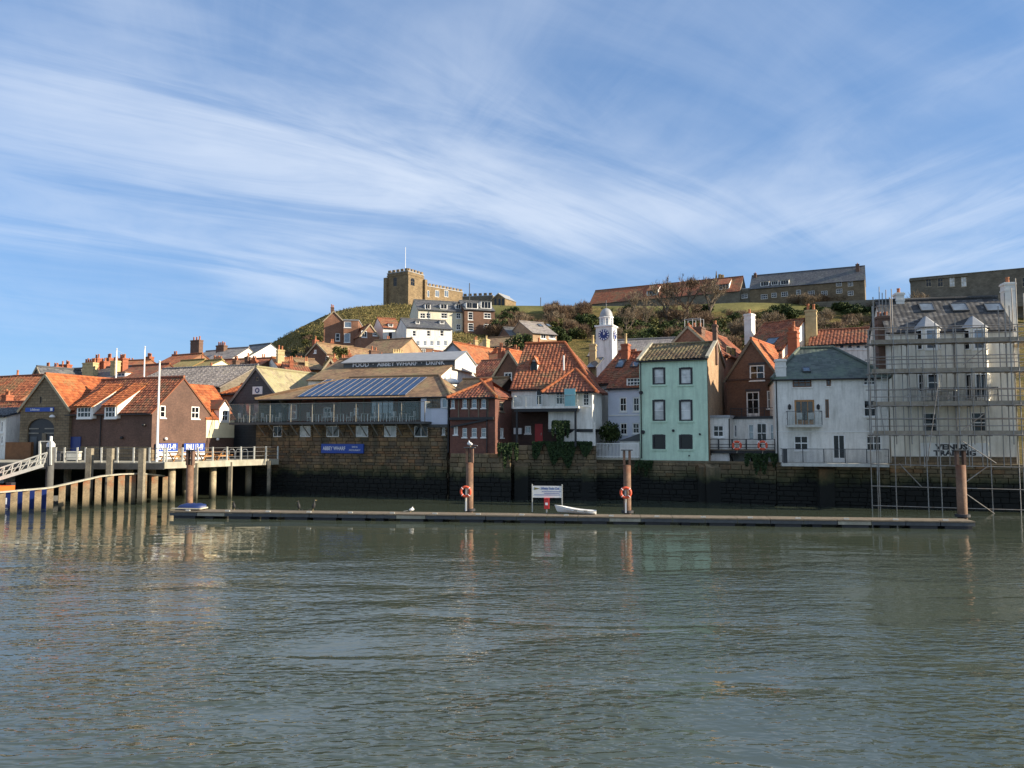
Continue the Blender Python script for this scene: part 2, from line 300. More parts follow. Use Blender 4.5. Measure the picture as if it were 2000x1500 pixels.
# ---------------------------------------------------------------- mesh helpers
class MB:
    def __init__(s, T=None): s.v = []; s.f = []; s.uv = []; s.T = T
    def add(s, pts, faces, uvs=None):
        o = len(s.v)
        for p in pts:
            s.v.append(tuple(s.T(p) if s.T else p))
        for i, f in enumerate(faces):
            s.f.append([o+k for k in f]); s.uv.append(uvs[i] if uvs else None)
        return s
    def poly(s, pts, uv=None): return s.add(pts, [list(range(len(pts)))], [uv] if uv else None)
    def box(s, x0, x1, y0, y1, z0, z1):
        p = [(x0,y0,z0),(x1,y0,z0),(x1,y1,z0),(x0,y1,z0),(x0,y0,z1),(x1,y0,z1),(x1,y1,z1),(x0,y1,z1)]
        f = [[0,3,2,1],[4,5,6,7],[0,1,5,4],[1,2,6,5],[2,3,7,6],[3,0,4,7]]
        a, b, c = (0, 1, 2), (0, 2), (1, 2)
        def u(fc, i, j): return [(p[k][i], p[k][j]) for k in fc]
        return s.add(p, f, [u(f[0],0,1),u(f[1],0,1),u(f[2],0,2),u(f[3],1,2),u(f[4],0,2),u(f[5],1,2)])
    def bar(s, p, q, w, h=None, up=(0,0,1)):
        p, q = Vector(p), Vector(q); d = (q-p); 
        if d.length < 1e-6: return s
        d = d.normalized(); h = w if h is None else h
        u = Vector(up)
        if abs(d.dot(u)) > .97: u = Vector((0, 1, 0))
        a = d.cross(u).normalized(); c = a.cross(d).normalized()
        pts = []
        for o in (p, q):
            for i, j in ((-1,-1),(1,-1),(1,1),(-1,1)): pts.append(o + a*(i*w/2) + c*(j*h/2))
        return s.add(pts, [[0,3,2,1],[4,5,6,7],[0,1,5,4],[1,2,6,5],[2,3,7,6],[3,0,4,7]])
    def tube(s, p, q, r, r2=None, n=8, caps=True):
        p, q = Vector(p), Vector(q); d = (q-p).normalized(); r2 = r if r2 is None else r2
        u = Vector((0,0,1)) if abs(d.z) < .95 else Vector((0,1,0))
        a = d.cross(u).normalized(); c = a.cross(d)
        pts = [o + (a*math.cos(k*6.28318/n)+c*math.sin(k*6.28318/n))*rr for o, rr in ((p,r),(q,r2)) for k in range(n)]
        f = [[k, (k+1)%n, n+(k+1)%n, n+k] for k in range(n)]
        if caps: f += [list(range(n))[::-1], list(range(n, 2*n))]
        return s.add(pts, f)
    def path(s, pts, r, n=8):
        for i in range(len(pts)-1): s.tube(pts[i], pts[i+1], r, n=n)
        return s
    def lathe(s, c, prof, n=16):
        c = Vector(c); o = []
        for r, z in prof: o += [c+Vector((r*math.cos(k*6.28318/n), r*math.sin(k*6.28318/n), z)) for k in range(n)]
        f = [[i*n+k, i*n+(k+1)%n, (i+1)*n+(k+1)%n, (i+1)*n+k] for i in range(len(prof)-1) for k in range(n)]
        f += [list(range(n))[::-1], list(range((len(prof)-1)*n, len(prof)*n))]
        return s.add(o, f)
    def torus(s, c, ax, R_, r, n=24, m=8):
        c = Vector(c); ax = Vector(ax).normalized(); u = Vector((0,0,1)) if abs(ax.z) < .9 else Vector((1,0,0))
        a = ax.cross(u).normalized(); b_ = ax.cross(a); pts = []
        for i in range(n):
            d = a*math.cos(i*6.28318/n)+b_*math.sin(i*6.28318/n)
            for j in range(m): pts.append(c + d*(R_+r*math.cos(j*6.28318/m)) + ax*(r*math.sin(j*6.28318/m)))
        return s.add(pts, [[i*m+j, ((i+1)%n)*m+j, ((i+1)%n)*m+(j+1)%m, i*m+(j+1)%m] for i in range(n) for j in range(m)])
    def prism(s, poly, d):
        """planar polygon pushed along vector d"""
        d = Vector(d); n = len(poly); pts = [Vector(p) for p in poly]; pts += [p+d for p in pts]
        return s.add(pts, [list(range(n))[::-1], list(range(n, 2*n))] + [[k, (k+1)%n, n+(k+1)%n, n+k] for k in range(n)])
    def mesh(s, name, smooth=False, clip=None):
        me = bpy.data.meshes.new(name); me.from_pydata(s.v, [], s.f); 
        ul = me.uv_layers.new(name='UVMap')
        for poly, uv in zip(me.polygons, s.uv):
            if uv:
                for li, c in zip(poly.loop_indices, uv): ul.data[li].uv = c
        if clip:
            bm = bmesh.new(); bm.from_mesh(me)
            for co, no in clip: bmesh.ops.bisect_plane(bm, geom=bm.verts[:]+bm.edges[:]+bm.faces[:], plane_co=co, plane_no=no, clear_outer=True, dist=1e-5)
            bm.to_mesh(me); bm.free()
        if smooth:
            for p in me.polygons: p.use_smooth = True
        me.update(); return me
    def build(s, name, mat, parent=None, smooth=False, clip=None, kind=None):
        return link(name, s.mesh(name, smooth, clip), mat, parent, kind)
def link(name, me, mat, parent=None, kind=None):
    if mat and not me.materials: me.materials.append(MATS[mat])
    o = bpy.data.objects.new(name, me); COL.objects.link(o)
    if parent: o.parent = parent
    if kind: o['kind'] = kind
    return o
def tag(o, label, cat, group=None):
    o['label'] = label; o['category'] = cat
    if group: o['group'] = group
    return o
def thing(name, label, cat, loc=(0,0,0), rz=0, group=None):
    o = bpy.data.objects.new(name, None); COL.objects.link(o); o.location = loc; o.rotation_euler = (0,0,rz)
    o.empty_display_size = .3
    return tag(o, label, cat, group)
def clone(o, parent=None):
    c = o.copy(); COL.objects.link(c); c.parent = parent
    for ch in o.children: clone(ch, c)
    return c
def text_mesh(name, txt, size, mat, parent, M4, depth=.02, bold=0.0, sx=1.0):
    cu = bpy.data.curves.new(name, 'FONT'); cu.body = txt; cu.size = size; cu.extrude = depth/2; cu.align_x = 'CENTER'; cu.align_y = 'CENTER'
    cu.offset = bold; cu.resolution_u = 2
    t = bpy.data.objects.new(name, cu); COL.objects.link(t); bpy.context.view_layer.update()
    me = bpy.data.meshes.new_from_object(t); bpy.data.objects.remove(t)
    me.transform(M4 @ Matrix.Diagonal((sx, 1, 1, 1))); me.materials.clear()
    return link(name, me, mat, parent)
# ---------------------------------------------------------------- roofs
def slope(mb, pts, geo=False, tw=.30, th=.33, amp=.045, thick=.10):
    """one roof plane; pts[0]->pts[1] is the eave, left to right seen from outside"""
    pts = [Vector(p) for p in pts]
    e = (pts[1]-pts[0]).normalized(); n = e.cross(pts[2]-pts[0]).normalized(); s = n.cross(e)
    o = pts[0]; ab = [((p-o).dot(e), (p-o).dot(s)) for p in pts]
    mb.prism([p - n*(thick) for p in pts], n*(thick-.02))
    if not geo:
        mb.poly(pts, ab); return
    e0 = min(a for a, _ in ab); e1 = max(a for a, _ in ab); s1 = max(b for _, b in ab)
    prof = [(0, 0.0), (.22, .75), (.45, 1.0), (.70, .45)]
    xs = []; k0 = math.floor(e0/tw); k1 = math.ceil(e1/tw)
    for k in range(k0, k1+1):
        for fx, h in prof: xs.append((k*tw+fx*tw, h*amp))
    nr = math.ceil(s1/th); V = []; F = []; U = []; nx = len(xs)
    jit = random.Random(int(e1*1000))
    for j in range(nr):
        for t, up in ((j*th, .04), ((j+1)*th, .012)):
            dz = jit.uniform(-.006, .006)
            for x, h in xs: V.append(o + e*x + s*t + n*(h+up+dz+.018*math.sin(int(x/tw)*2.399+j*1.7)*math.sin(int(x/tw)*.77+j*2.9)+.035*math.sin(x*.55+t*.4+e1)))
    for r in range(2*nr-1):
        for i in range(nx-1):
            a = r*nx+i; F.append([a, a+1, a+1+nx, a+nx])
            j = r//2; y0 = j*th+.05; y1 = j*th+th*.9 if r % 2 == 0 else j*th+.06
            x0, x1 = xs[i][0]+.002, xs[i+1][0]-.002
            if i % 4 == 3: x1 = xs[i+1][0]-.004
            U.append([(x0, y0), (x1, y0), (x1, y1), (x0, y1)])
    t = MB(); t.v = [tuple(v) for v in V]; t.f = F; t.uv = U
    cl = []
    c = sum(pts, Vector())/len(pts)
    for i in range(len(pts)):
        p, q = pts[i], pts[(i+1) % len(pts)]; no = (q-p).cross(n).normalized()
        if no.dot(c-p) > 0: no = -no
        cl.append((p, no))
    me = t.mesh('tmp', clip=cl); ul = me.uv_layers[0].data; k = len(mb.v)
    mb.v += [tuple(v.co) for v in me.vertices]
    for p in me.polygons:
        mb.f.append([k+i for i in p.vertices]); mb.uv.append([tuple(ul[l].uv) for l in p.loop_indices])
    bpy.data.meshes.remove(me)

def wallgrid(mb, O, u, width, z0, z1, holes, nrm, rev=.12):
    """wall face in the plane through O along u, with openings (s0,s1,z0,z1) and their reveals"""
    O = Vector(O); u = Vector(u); nrm = Vector(nrm)
    ss = sorted({0, width, *[min(max(h[i], 0), width) for h in holes for i in (0, 1)]}); zs = sorted({z0, z1, *[h[i] for h in holes for i in (2, 3)]})
    pt = lambda s, z, d=0: O + u*s + Vector((0, 0, z)) - nrm*d
    for i in range(len(ss)-1):
        for j in range(len(zs)-1):
            a, b, c, d = ss[i], ss[i+1], zs[j], zs[j+1]; m, k = (a+b)/2, (c+d)/2
            if any(h[0] < m < h[1] and h[2] < k < h[3] for h in holes): continue
            mb.poly([pt(a,c), pt(b,c), pt(b,d), pt(a,d)], [(a,c),(b,c),(b,d),(a,d)])
    for h in holes:
        a, b, c, d = h[:4]
        for p, q in (((a,c),(b,c)), ((b,c),(b,d)), ((b,d),(a,d)), ((a,d),(a,c))):
            mb.poly([pt(*p), pt(*q), pt(*q, rev), pt(*p, rev)], [(0,p[1]),(.1,p[1]),(.1,q[1]),(0,q[1])])

def pane_set(parent, T, w, h, cols=2, rows=2, frame='white_clean', pane='glass', sill=True, arch=False, fw=.09, name='window', door=False, dep=.10):
    """window in its own frame: x across, y out of the wall, z up, centred; part window > pane, sill (or handle)"""
    m = MB(T); hw, hh = w/2, h/2; y0, y1 = -dep, -dep+.06
    m.box(-hw, -hw+fw, y0, y1, -hh, hh); m.box(hw-fw, hw, y0, y1, -hh, hh)
    m.box(-hw+fw, hw-fw, y0, y1, hh-fw, hh); m.box(-hw+fw, hw-fw, y0, y1, -hh, -hh+fw*(2.6 if door else 1))
    bw = min(.05, w*.055)
    for i in range(1, cols): x = -hw+w*i/cols; m.box(x-bw/2, x+bw/2, y0+.005, y1-.012, -hh+fw, hh-fw)
    for j in range(1, rows):
        z = -hh+h*j/rows; t = bw*1.5 if (rows == 2) else bw
        m.box(-hw+fw, hw-fw, y0+.008, y1-.008, z-t/2, z+t/2)
    if arch:
        for sx in (-1, 1):
            pts = [(sx*hw, y1+.003, hh)] + [(sx*hw*math.cos(a*.2618), y1+.003, hh-hw+hw*math.sin(a*.2618)) for a in range(0, 7)]
            m.prism(pts if sx < 0 else pts[::-1], (0, -.04, 0))
    o = m.build(name, frame, parent)
    MB(T).box(-hw+fw*.5, hw-fw*.5, y0-.03, y0+.012, -hh+fw*.5, hh-fw*.5).build('pane', pane, o)
    if sill: MB(T).box(-hw-.06, hw+.06, -.02, .07, -hh-.09, -hh-.002).build('sill', sill if isinstance(sill, str) else frame, o)
    if door: MB(T).tube((hw*.08, y1+.03, -.1*h), (hw*.08, y1+.03, .02*h), .018, n=6).build('handle', 'steel_dark', o)
    return o

class House:
    def __init__(s, name, label, cat, a, b, depth, base, eave, ridge, kind='x', wall='white', roof='pantile', geo=False, hips=(0, 0), rf=.5, over=.22, verge=.10, group=None, gutter=True, cap=None, Wd=None):
        s.A = ground(*a); s.B = ground(*b); d = s.B-s.A; s.W = d.length; s.ang = math.atan2(d.y, d.x)
        s.d = depth; s.base = base; s.kind = kind; s.wall = wall; s.roofm = roof; s.geo = geo; s.hips = hips; s.rf = rf; s.over = over; s.verge = verge
        s.holes = {'F': [], 'R': [], 'L': []}; s.gutter = gutter; s.cap = cap
        s.root = thing(name, label, cat, (s.A.x, s.A.y, 0), s.ang, group)
        c, n = math.cos(-s.ang), math.sin(-s.ang)
        s.rot = lambda v: Vector((v.x*c - v.y*n, v.x*n + v.y*c, v.z))
        s.O = s.rot(CAMP - s.A)
        pm = (a[0]+b[0])/2
        def zz(v, y):
            if v is None: return None
            if isinstance(v, tuple):
                if len(v) == 1: return v[0]
                return s.hit(v[0], v[1], 'y', y).z
            return s.hit(pm, v, 'y', y).z
        s.ze = zz(eave, 0); s.zr = zz(ridge, 0 if kind == 'f' else depth*rf) if ridge is not None else s.ze
        s.g = (s.zr-s.ze)/((depth*rf) if kind != 'f' else s.W*rf)
        s.fan = []
    def hit(s, px, py, ax, c):
        d = s.rot(ray(px, py)); i = 'xyz'.index(ax); return s.O + d*((c-s.O[i])/d[i])
    def onroof(s, px, py):
        """front slope (kind x) or right slope (kind f)"""
        d = s.rot(ray(px, py))
        if s.kind == 'f':   # right slope: z = ze + g2*(W-x)
            g2 = (s.zr-s.ze)/(s.W*(1-s.rf)); k = (s.ze + g2*(s.W - s.O.x) - s.O.z)/(d.z + g2*d.x)
        else: k = (s.ze + s.g*s.O.y - s.O.z)/(d.z - s.g*d.y)
        return s.O + d*k
    def T(s, face, u, z):
        if face == 'F': return lambda p: (u+p[0], -p[1], z+p[2])
        if face == 'R': return lambda p: (s.W+p[1], u+p[0], z+p[2])
        return lambda p: (-p[1], u-p[0], z+p[2])
    def rect(s, face, x0, y0, x1, y1):
        ym = (y0+y1)/2; xm = (x0+x1)/2
        if face == 'F': f = lambda x, y: s.hit(x, y, 'y', 0); i = 0
        elif face == 'R': f = lambda x, y: s.hit(x, y, 'x', s.W); i = 1
        else: f = lambda x, y: s.hit(x, y, 'x', 0); i = 1
        u0, u1 = sorted((f(x0, ym)[i], f(x1, ym)[i])); return u0, u1, f(xm, y1).z, f(xm, y0).z
    def win(s, x0, y0, x1, y1, face='F', cut=True, **k):
        u0, u1, z0, z1 = s.rect(face, x0, y0, x1, y1)
        if cut: s.holes[face].append((u0, u1, z0, z1))
        else: k['dep'] = -.05
        return pane_set(s.root, s.T(face, (u0+u1)/2, (z0+z1)/2), u1-u0, z1-z0, **k)
    def panel(s, name, mat, x0, y0, x1, y1, face='F', d0=.0, d1=.05):
        u0, u1, z0, z1 = s.rect(face, x0, y0, x1, y1)
        return MB(s.T(face, 0, 0)).box(*((u0, u1) if face != 'L' else (-u1, -u0)), d0, d1, z0, z1).build(name, mat, s.root)
    def chim(s, x0, x1, ytop, t, dep=.6, zb=None, mat='chim_red', pots=2, pot='pot', ph=.45, capm=None):
        a = s.hit(x0, ytop, 'y', t); b = s.hit(x1, ytop, 'y', t); zb = (s.ze-.2 if zb is None else zb)
        m = MB(); m.box(a.x, b.x, t, t+dep, zb, a.z-.16); m.box(a.x-.06, b.x+.06, t-.06, t+dep+.06, a.z-.16, a.z-.03); m.box(a.x-.01, b.x+.01, t-.01, t+dep+.01, a.z-.03, a.z+.03)
        o = m.build('chimney', mat, s.root)
        m2 = MB(); m2.box(a.x-.035, b.x+.035, t-.035, t+dep+.035, a.z-.62, a.z-.5); m2.build('band', capm or mat, o)
        for i in range(pots):
            x = a.x+(b.x-a.x)*(i+.5)/pots; r = min(.13, (b.x-a.x)/pots*.42); h = ph*rnd.uniform(.8, 1.15)
            MB().lathe((x, t+dep/2, a.z+.03), [(r*1.1, 0), (r, .05), (r*.82, h-.08), (r*1.02, h-.06), (r*1.02, h), (r*.7, h), (r*.68, h-.15)], 10).build('chimney_pot', pot, o, True)
        return o
    def skylight(s, x0, y0, x1, y1, pane='glass_sky'):
        p = s.onroof((x0+x1)/2, (y0+y1)/2); a = s.onroof(x0, (y0+y1)/2); b = s.onroof(x1, (y0+y1)/2); t = s.onroof((x0+x1)/2, y0); bt = s.onroof((x0+x1)/2, y1)
        if s.kind == 'f':
            ex = Vector((0, 1, 0)); g2 = (s.zr-s.ze)/(s.W*(1-s.rf)); up = Vector((-1, 0, g2)).normalized(); w = abs(b.y-a.y); h = (t-bt).length*.8
        else: ex = Vector((1, 0, 0)); up = Vector((0, 1, s.g)).normalized(); w = abs(b.x-a.x); h = abs((t-bt).dot(up))
        n = ex.cross(up)
        T = lambda q: p + ex*q[0] + up*q[1] + n*q[2]
        w = max(w, .4); h = max(h, .5)
        m = MB(T); f = .07
        m.box(-w/2, w/2, -h/2, -h/2+f, 0, .14); m.box(-w/2, w/2, h/2-f, h/2, 0, .14); m.box(-w/2, -w/2+f, -h/2+f, h/2-f, 0, .14); m.box(w/2-f, w/2, -h/2+f, h/2-f, 0, .14)
        o = m.build('skylight', 'steel_dark', s.root); MB(T).box(-w/2+f*.6, w/2-f*.6, -h/2+f*.6, h/2-f*.6, .02, .11).build('pane', pane, o); return o
    def dormer(s, x0, x1, yt, yb, roof='flat', wall='white_clean', roofm=None, cols=2, rows=2, rise=.5, pane='glass', back=None, fr='white_clean', geo=False):
        q = s.onroof((x0+x1)/2, yb); y = q.y; a = s.hit(x0, yb, 'y', y).x; b = s.hit(x1, yb, 'y', y).x; zt = s.hit((x0+x1)/2, yt, 'y', y).z; zb = q.z
        yk = back or max(y+.6, (zt-s.ze)/max(s.g, .1)); w = b-a
        m = MB(); m.box(a, b, y+.10, yk, zb-.3, zt)
        if roof == 'gable': m.prism([(a, y+.10, zt), (b, y+.10, zt), ((a+b)/2, y+.10, zt+rise)], (0, .2, 0))
        o = m.build('dormer', wall, s.root)
        T = lambda p: ((a+b)/2+p[0], y+.10-p[1], (zb+zt)/2+.02+p[2])
        pane_set(o, T, w*.92, (zt-zb)*.96, cols, rows, frame=fr, pane=pane, sill=False, dep=0, fw=.09)
        r = MB(); rm = roofm or s.roofm
        if roof == 'flat': r.box(a-.1, b+.1, y-.1, yk+.1, zt, zt+.12)
        elif roof == 'shed':
            yr = s.d*s.rf*.98; zr = s.ze+s.g*yr
            slope(r, [(a-.12, y-.15, zt-.02), (b+.12, y-.15, zt-.02), (b+.12, yr, zr), (a-.12, yr, zr)], geo)
            MB().prism([(b, y+.11, zt-.02), (b, yr*.9, s.ze+s.g*yr*.9), (b, y+.12, zb)], (.06, 0, 0)).build('cheek', wall, o)
        else:
            yk2 = (zt+rise-s.ze)/max(s.g, .1)+.2; c = (a+b)/2; e = .12; k = rise/(w/2)
            slope(r, [(b+e, y-.12, zt-k*e), (b+e, yk2, zt-k*e), (c, yk2, zt+rise), (c, y-.12, zt+rise)], geo)
            slope(r, [(a-e, yk2, zt-k*e), (a-e, y-.12, zt-k*e), (c, y-.12, zt+rise), (c, yk2, zt+rise)], geo)
        r.build('dormer_roof', rm, o)
        return o
    def balcony_rail(s, x0, x1, ytop, ybot, t0, mat='steel_dark', posts=6, rails=1, glass=None, balusters=0, sides=True, name='railing', back=0.0):
        a = s.hit(x0, ybot, 'y', t0); b = s.hit(x1, ybot, 'y', t0); zt = s.hit((x0+x1)/2, ytop, 'y', t0).z; zb = s.hit((x0+x1)/2, ybot, 'y', t0).z
        m = MB(); m.bar((a.x, t0, zt), (b.x, t0, zt), .05, .04)
        for i in range(posts): x = a.x+(b.x-a.x)*i/(posts-1); m.bar((x, t0, zb), (x, t0, zt), .045)
        for j in range(rails): z = zb+(zt-zb)*(j+.5)/max(rails, 1)*.9; m.bar((a.x, t0, z), (b.x, t0, z), .022)
        for i in range(balusters): x = a.x+(b.x-a.x)*(i+.5)/balusters; m.bar((x, t0, zb), (x, t0, zt), .016)
        if sides:
            for x in (a.x, b.x):
                m.bar((x, t0, zt), (x, back, zt), .045)
                m.bar((x, t0, (zt+zb)/2), (x, back, (zt+zb)/2), .02)
        o = m.build(name, mat, s.root)
        if glass:
            for i in range(posts-1):
                xa = a.x+(b.x-a.x)*i/(posts-1); xb = a.x+(b.x-a.x)*(i+1)/(posts-1)
                MB().box(xa+.04, xb-.04, t0-.008, t0+.008, zb+.05, zt-.03).build('glass_panel', glass, o)
        return o, a.x, b.x, zb, zt
    def pipe(s, px, y0, y1, mat='black', t=-.08, r=.045):
        a = s.hit(px, y0, 'y', t); b = s.hit(px, y1, 'y', t)
        return MB().tube((a.x, t, a.z), (a.x, t, b.z), r, n=8).build('downpipe', mat, s.root)
    def done(s, back=True, right=True, left=True):
        W_, d, ze, zr, g = s.W, s.d, s.ze, s.zr, s.g; z1 = max(ze, zr)+.01; m = MB()
        wallgrid(m, (0,0,0), (1,0,0), W_, s.base, z1, s.holes['F'], (0,-1,0))
        wallgrid(m, (W_,0,0), (0,1,0), d, s.base, z1, s.holes['R'], (1,0,0))
        wallgrid(m, (0,0,0), (0,1,0), d, s.base, z1, s.holes['L'], (-1,0,0))
        wallgrid(m, (0,d,0), (1,0,0), W_, s.base, z1, [], (0,1,0))
        cl = []; e = .03; hl, hr = s.hips
        if s.kind == 'x':
            gb = (zr-ze)/(d*(1-s.rf)) if s.rf < 1 else None
            cl.append(((0,0,ze-e), Vector((0,-g,1)).normalized()))
            if gb is not None: cl.append(((0,d,ze-e), Vector((0,gb,1)).normalized()))
            if hl: cl.append(((0,0,ze-e), Vector((-(zr-ze)/hl,0,1)).normalized()))
            if hr: cl.append(((W_,0,ze-e), Vector(((zr-ze)/hr,0,1)).normalized()))
        elif s.kind == 'f':
            cl.append(((0,0,ze-e), Vector((-g,0,1)).normalized())); cl.append(((W_,0,ze-e), Vector(((zr-ze)/(W_*(1-s.rf)),0,1)).normalized()))
        m.build('wall', s.wall, s.root, clip=cl)
        r = MB(); o, v = s.over, s.verge
        if s.kind == 'x':
            vl = o if hl else v; vr = o if hr else v; yr = d*s.rf; gb = (zr-ze)/(d*(1-s.rf)) if s.rf < 1 else 0
            xl, xr = (hl if hl else -v), (W_-hr if hr else W_+v)
            slope(r, [(-vl,-o,ze-g*o), (W_+vr,-o,ze-g*o), (xr,yr,zr), (xl,yr,zr)], s.geo)
            if s.rf < 1: slope(r, [(W_+vr,d+o,ze-gb*o), (-vl,d+o,ze-gb*o), (xl,yr,zr), (xr,yr,zr)], False)
            if hr: slope(r, [(W_+o,-o,ze-g*o), (W_+o,d+o,ze-g*o), (xr,yr,zr)], s.geo)
            if hl: slope(r, [(-o,d+o,ze-g*o), (-o,-o,ze-g*o), (xl,yr,zr)], s.geo)
            rp = [((xl,yr,zr+.05), (xr,yr,zr+.05))]
            if hr: rp += [((xr,yr,zr+.05), (W_+o,-o,ze-g*o+.06))]
            if hl: rp += [((xl,yr,zr+.05), (-o,-o,ze-g*o+.06))]
        elif s.kind == 'f':
            c = W_*s.rf; g2 = (zr-ze)/(W_*(1-s.rf))
            slope(r, [(W_+o,-v,ze-g2*o), (W_+o,d+v,ze-g2*o), (c,d+v,zr), (c,-v,zr)], s.geo)
            slope(r, [(-o,d+v,ze-g*o), (-o,-v,ze-g*o), (c,-v,zr), (c,d+v,zr)], s.geo)
            rp = [((c,-v,zr+.05), (c,d+v,zr+.05))]
        else:
            r.box(-.1, W_+.1, -.1, d+.1, ze, ze+.2); rp = []
        ro = r.build('roof', s.roofm, s.root)
        if rp:
            m = MB()
            for p, q in rp:
                p, q = Vector(p), Vector(q); n = max(1, int((q-p).length/.45)) if s.geo else 1
                for i in range(n):
                    a = p.lerp(q, i/n); b_ = p.lerp(q, (i+1)/n); m.tube(a, b_, .12, .135, n=8)
            m.build('ridge_tiles', s.cap or s.roofm, ro)
        if s.gutter and s.kind == 'x':
            MB().tube((-o, -o-.05, ze-g*o-.06), (W_+o*.5, -o-.05, ze-g*o-.06), .06, n=8).build('gutter', 'black', s.root)
        elif s.kind == 'f' and s.gutter:      # barge boards along the gable verge
            m = MB(); c = W_*s.rf
            m.bar((-o, -v-.03, ze-g*o-.10), (c, -v-.03, zr-.10), .05, .2); m.bar((c, -v-.03, zr-.10), (W_+o, -v-.03, ze-g*o-.10), .05, .2)
            m.build('barge_board', s.gutter if isinstance(s.gutter, str) else 'coping', s.root)
        return s

UNIT = None
def unit_block():
    global UNIT
    if UNIT is None:
        c = .06; m = MB()
        p = [(-.5,.5,-.5),(.5,.5,-.5),(.5,.5,.5),(-.5,.5,.5),(-.5,-.3,-.5),(.5,-.3,-.5),(.5,-.3,.5),(-.5,-.3,.5),(-.46,-.5,-.42),(.46,-.5,-.42),(.46,-.5,.42),(-.46,-.5,.42)]
        m.add(p, [[8,9,10,11],[4,5,9,8],[5,6,10,9],[6,7,11,10],[7,4,8,11],[0,1,5,4],[1,2,6,5],[2,3,7,6],[3,0,4,7]])
        UNIT = m
    return UNIT
def stones(parent, segs, z0, z1, mat, ch=.30, lmin=.45, lmax=1.0, holes=(), maxind=300, name='stone', zvis=1.7, seed=1, face=.0):
    """coursed blocks standing proud along plan segments [(x0,y0,x1,y1)] in the parent's frame"""
    rr = random.Random(seed); items = []
    for si, (x0, y0, x1, y1) in enumerate(segs):
        Lg = math.hypot(x1-x0, y1-y0); ux, uy = (x1-x0)/Lg, (y1-y0)/Lg
        z = z0
        while z < z1-.05:
            h = min(ch*rr.uniform(.6, 1.4), z1-z); s = -rr.uniform(0, lmin)
            cuts = [(a, b) for (a, b, c, d) in holes if c < z+h-.02 and d > z+.02]
            while s < Lg:
                l = rr.uniform(lmin, lmax); iv = [(max(s, 0), min(s+l, Lg))]
                for a, b in cuts:
                    iv = [q for p in iv for q in ((p[0], min(p[1], a)), (max(p[0], b), p[1])) if q[1]-q[0] > .12]
                for a, b in iv:
                    if b-a < .12: continue
                    c = (a+b)/2; dp = rr.uniform(0, .07)+face
                    items.append((x0+ux*c+uy*dp, y0+uy*c-ux*dp, z+h/2, b-a-.02, .24, h-.02, math.atan2(uy, ux)))
                s += l
            z += h
    vis = sorted(range(len(items)), key=lambda i: -(items[i][3]*items[i][5]) if items[i][2] > zvis else 0)[:maxind]
    vs = set(vis); u = unit_block(); me = u.mesh(name); me.materials.append(MATS[mat]); rest = MB()
    for i, (x, y, z, l, t, h, a) in enumerate(items):
        if i in vs:
            o = link(name, me, mat, parent); o.location = (x, y, z); o.scale = (l, t, h); o.rotation_euler = (0, 0, a)
        else:
            ca, sa = math.cos(a), math.sin(a)
            rest.add([(x+p[0]*l*ca-p[1]*t*sa, y+p[0]*l*sa+p[1]*t*ca, z+p[2]*h) for p in u.v], u.f)
    if rest.v: rest.build('stonework', mat, parent, kind='stuff')
# ================================================================ SETTING
def lerp_tab(tab, x):
    if x <= tab[0][0]: return tab[0][1]
    for (a, b), (c, d) in zip(tab, tab[1:]):
        if x <= c: return b+(d-b)*(x-a)/(c-a)
    return tab[-1][1]
QUAY = [(-700, 69), (430, 71), (503, 69.9), (876, 64.2), (1000, 64.5), (1160, 63.2), (1250, 62.5), (1383, 60.3), (1515, 57.6), (1735, 55.4), (1985, 53.0), (2300, 50.5)]
SKYL = [(-900, 800), (200, 795), (400, 765), (460, 722), (495, 694), (520, 677), (560, 655), (600, 633), (640, 613), (690, 601), (740, 597), (800, 595), (990, 600), (1100, 601), (1300, 601), (1450, 594), (1700, 598), (1760, 588), (1800, 578), (2000, 580), (2700, 578)]
Y0, YT = 88.0, 205.0
def terr_py(px, Y):
    sk = lerp_tab(SKYL, px); s = min(1, max(0, (Y-Y0)/(YT-Y0)))**(1/1.2); b = 815
    return b+(sk-b)*s
def terr(px, Y):
    q = lerp_tab(QUAY, px)
    if Y <= Y0:
        k = max(0, (Y-q-1)/(Y0-q-1)); z = 3.0+(P(px, 815, Y0).z-3.0)*k**1.5
    elif Y <= 275: z = P(px, terr_py(px, min(Y, YT)) - max(0, Y-YT)*.012, Y).z
    else: z = P(px, terr_py(px, YT)-.84, 275).z - (Y-275)*.02
    return Vector((P(px, 700, Y).x, Y, z))
def tz(X, Y): return terr(1000+1500*X/Y*.995, Y).z
def colrow(x): return x
m, nt, b = new_mat('hill_grass'); g = N(nt, 'ShaderNodeNewGeometry'); v = g.outputs['Position']
n1 = noise(nt, v, .07, 7, .7); n2 = noise(nt, v, 1.1, 6, .75); n3 = noise(nt, v, .35, 4, .6)
r1 = ramp(nt, n1.outputs[0], [(.32, (.13, .11, .036)), (.5, (.20, .155, .058)), (.66, (.27, .20, .085))])
r2 = ramp(nt, n2.outputs[0], [(.32, (.38, .38, .36)), (.66, (1.15, 1.15, 1.1))])
r3 = ramp(nt, n3.outputs[0], [(.42, (0, 0, 0)), (.62, (.8, .8, .8))])
c_ = mixc(nt, r3.outputs[0], r1.outputs[0], (.10, .095, .032))
nt.links.new(mixc(nt, 1, c_, r2.outputs[0], 'MULTIPLY'), b.inputs['Base Color']); b.inputs['Roughness'].default_value = 1; b.inputs['Specular IOR Level'].default_value = .1
bump(nt, b, n2.outputs[0], 1.0, .7)
m, nt, b = new_mat('lawn'); g = N(nt, 'ShaderNodeNewGeometry'); n1 = noise(nt, g.outputs['Position'], .12, 6, .65); n2 = noise(nt, g.outputs['Position'], 1.6, 4, .6)
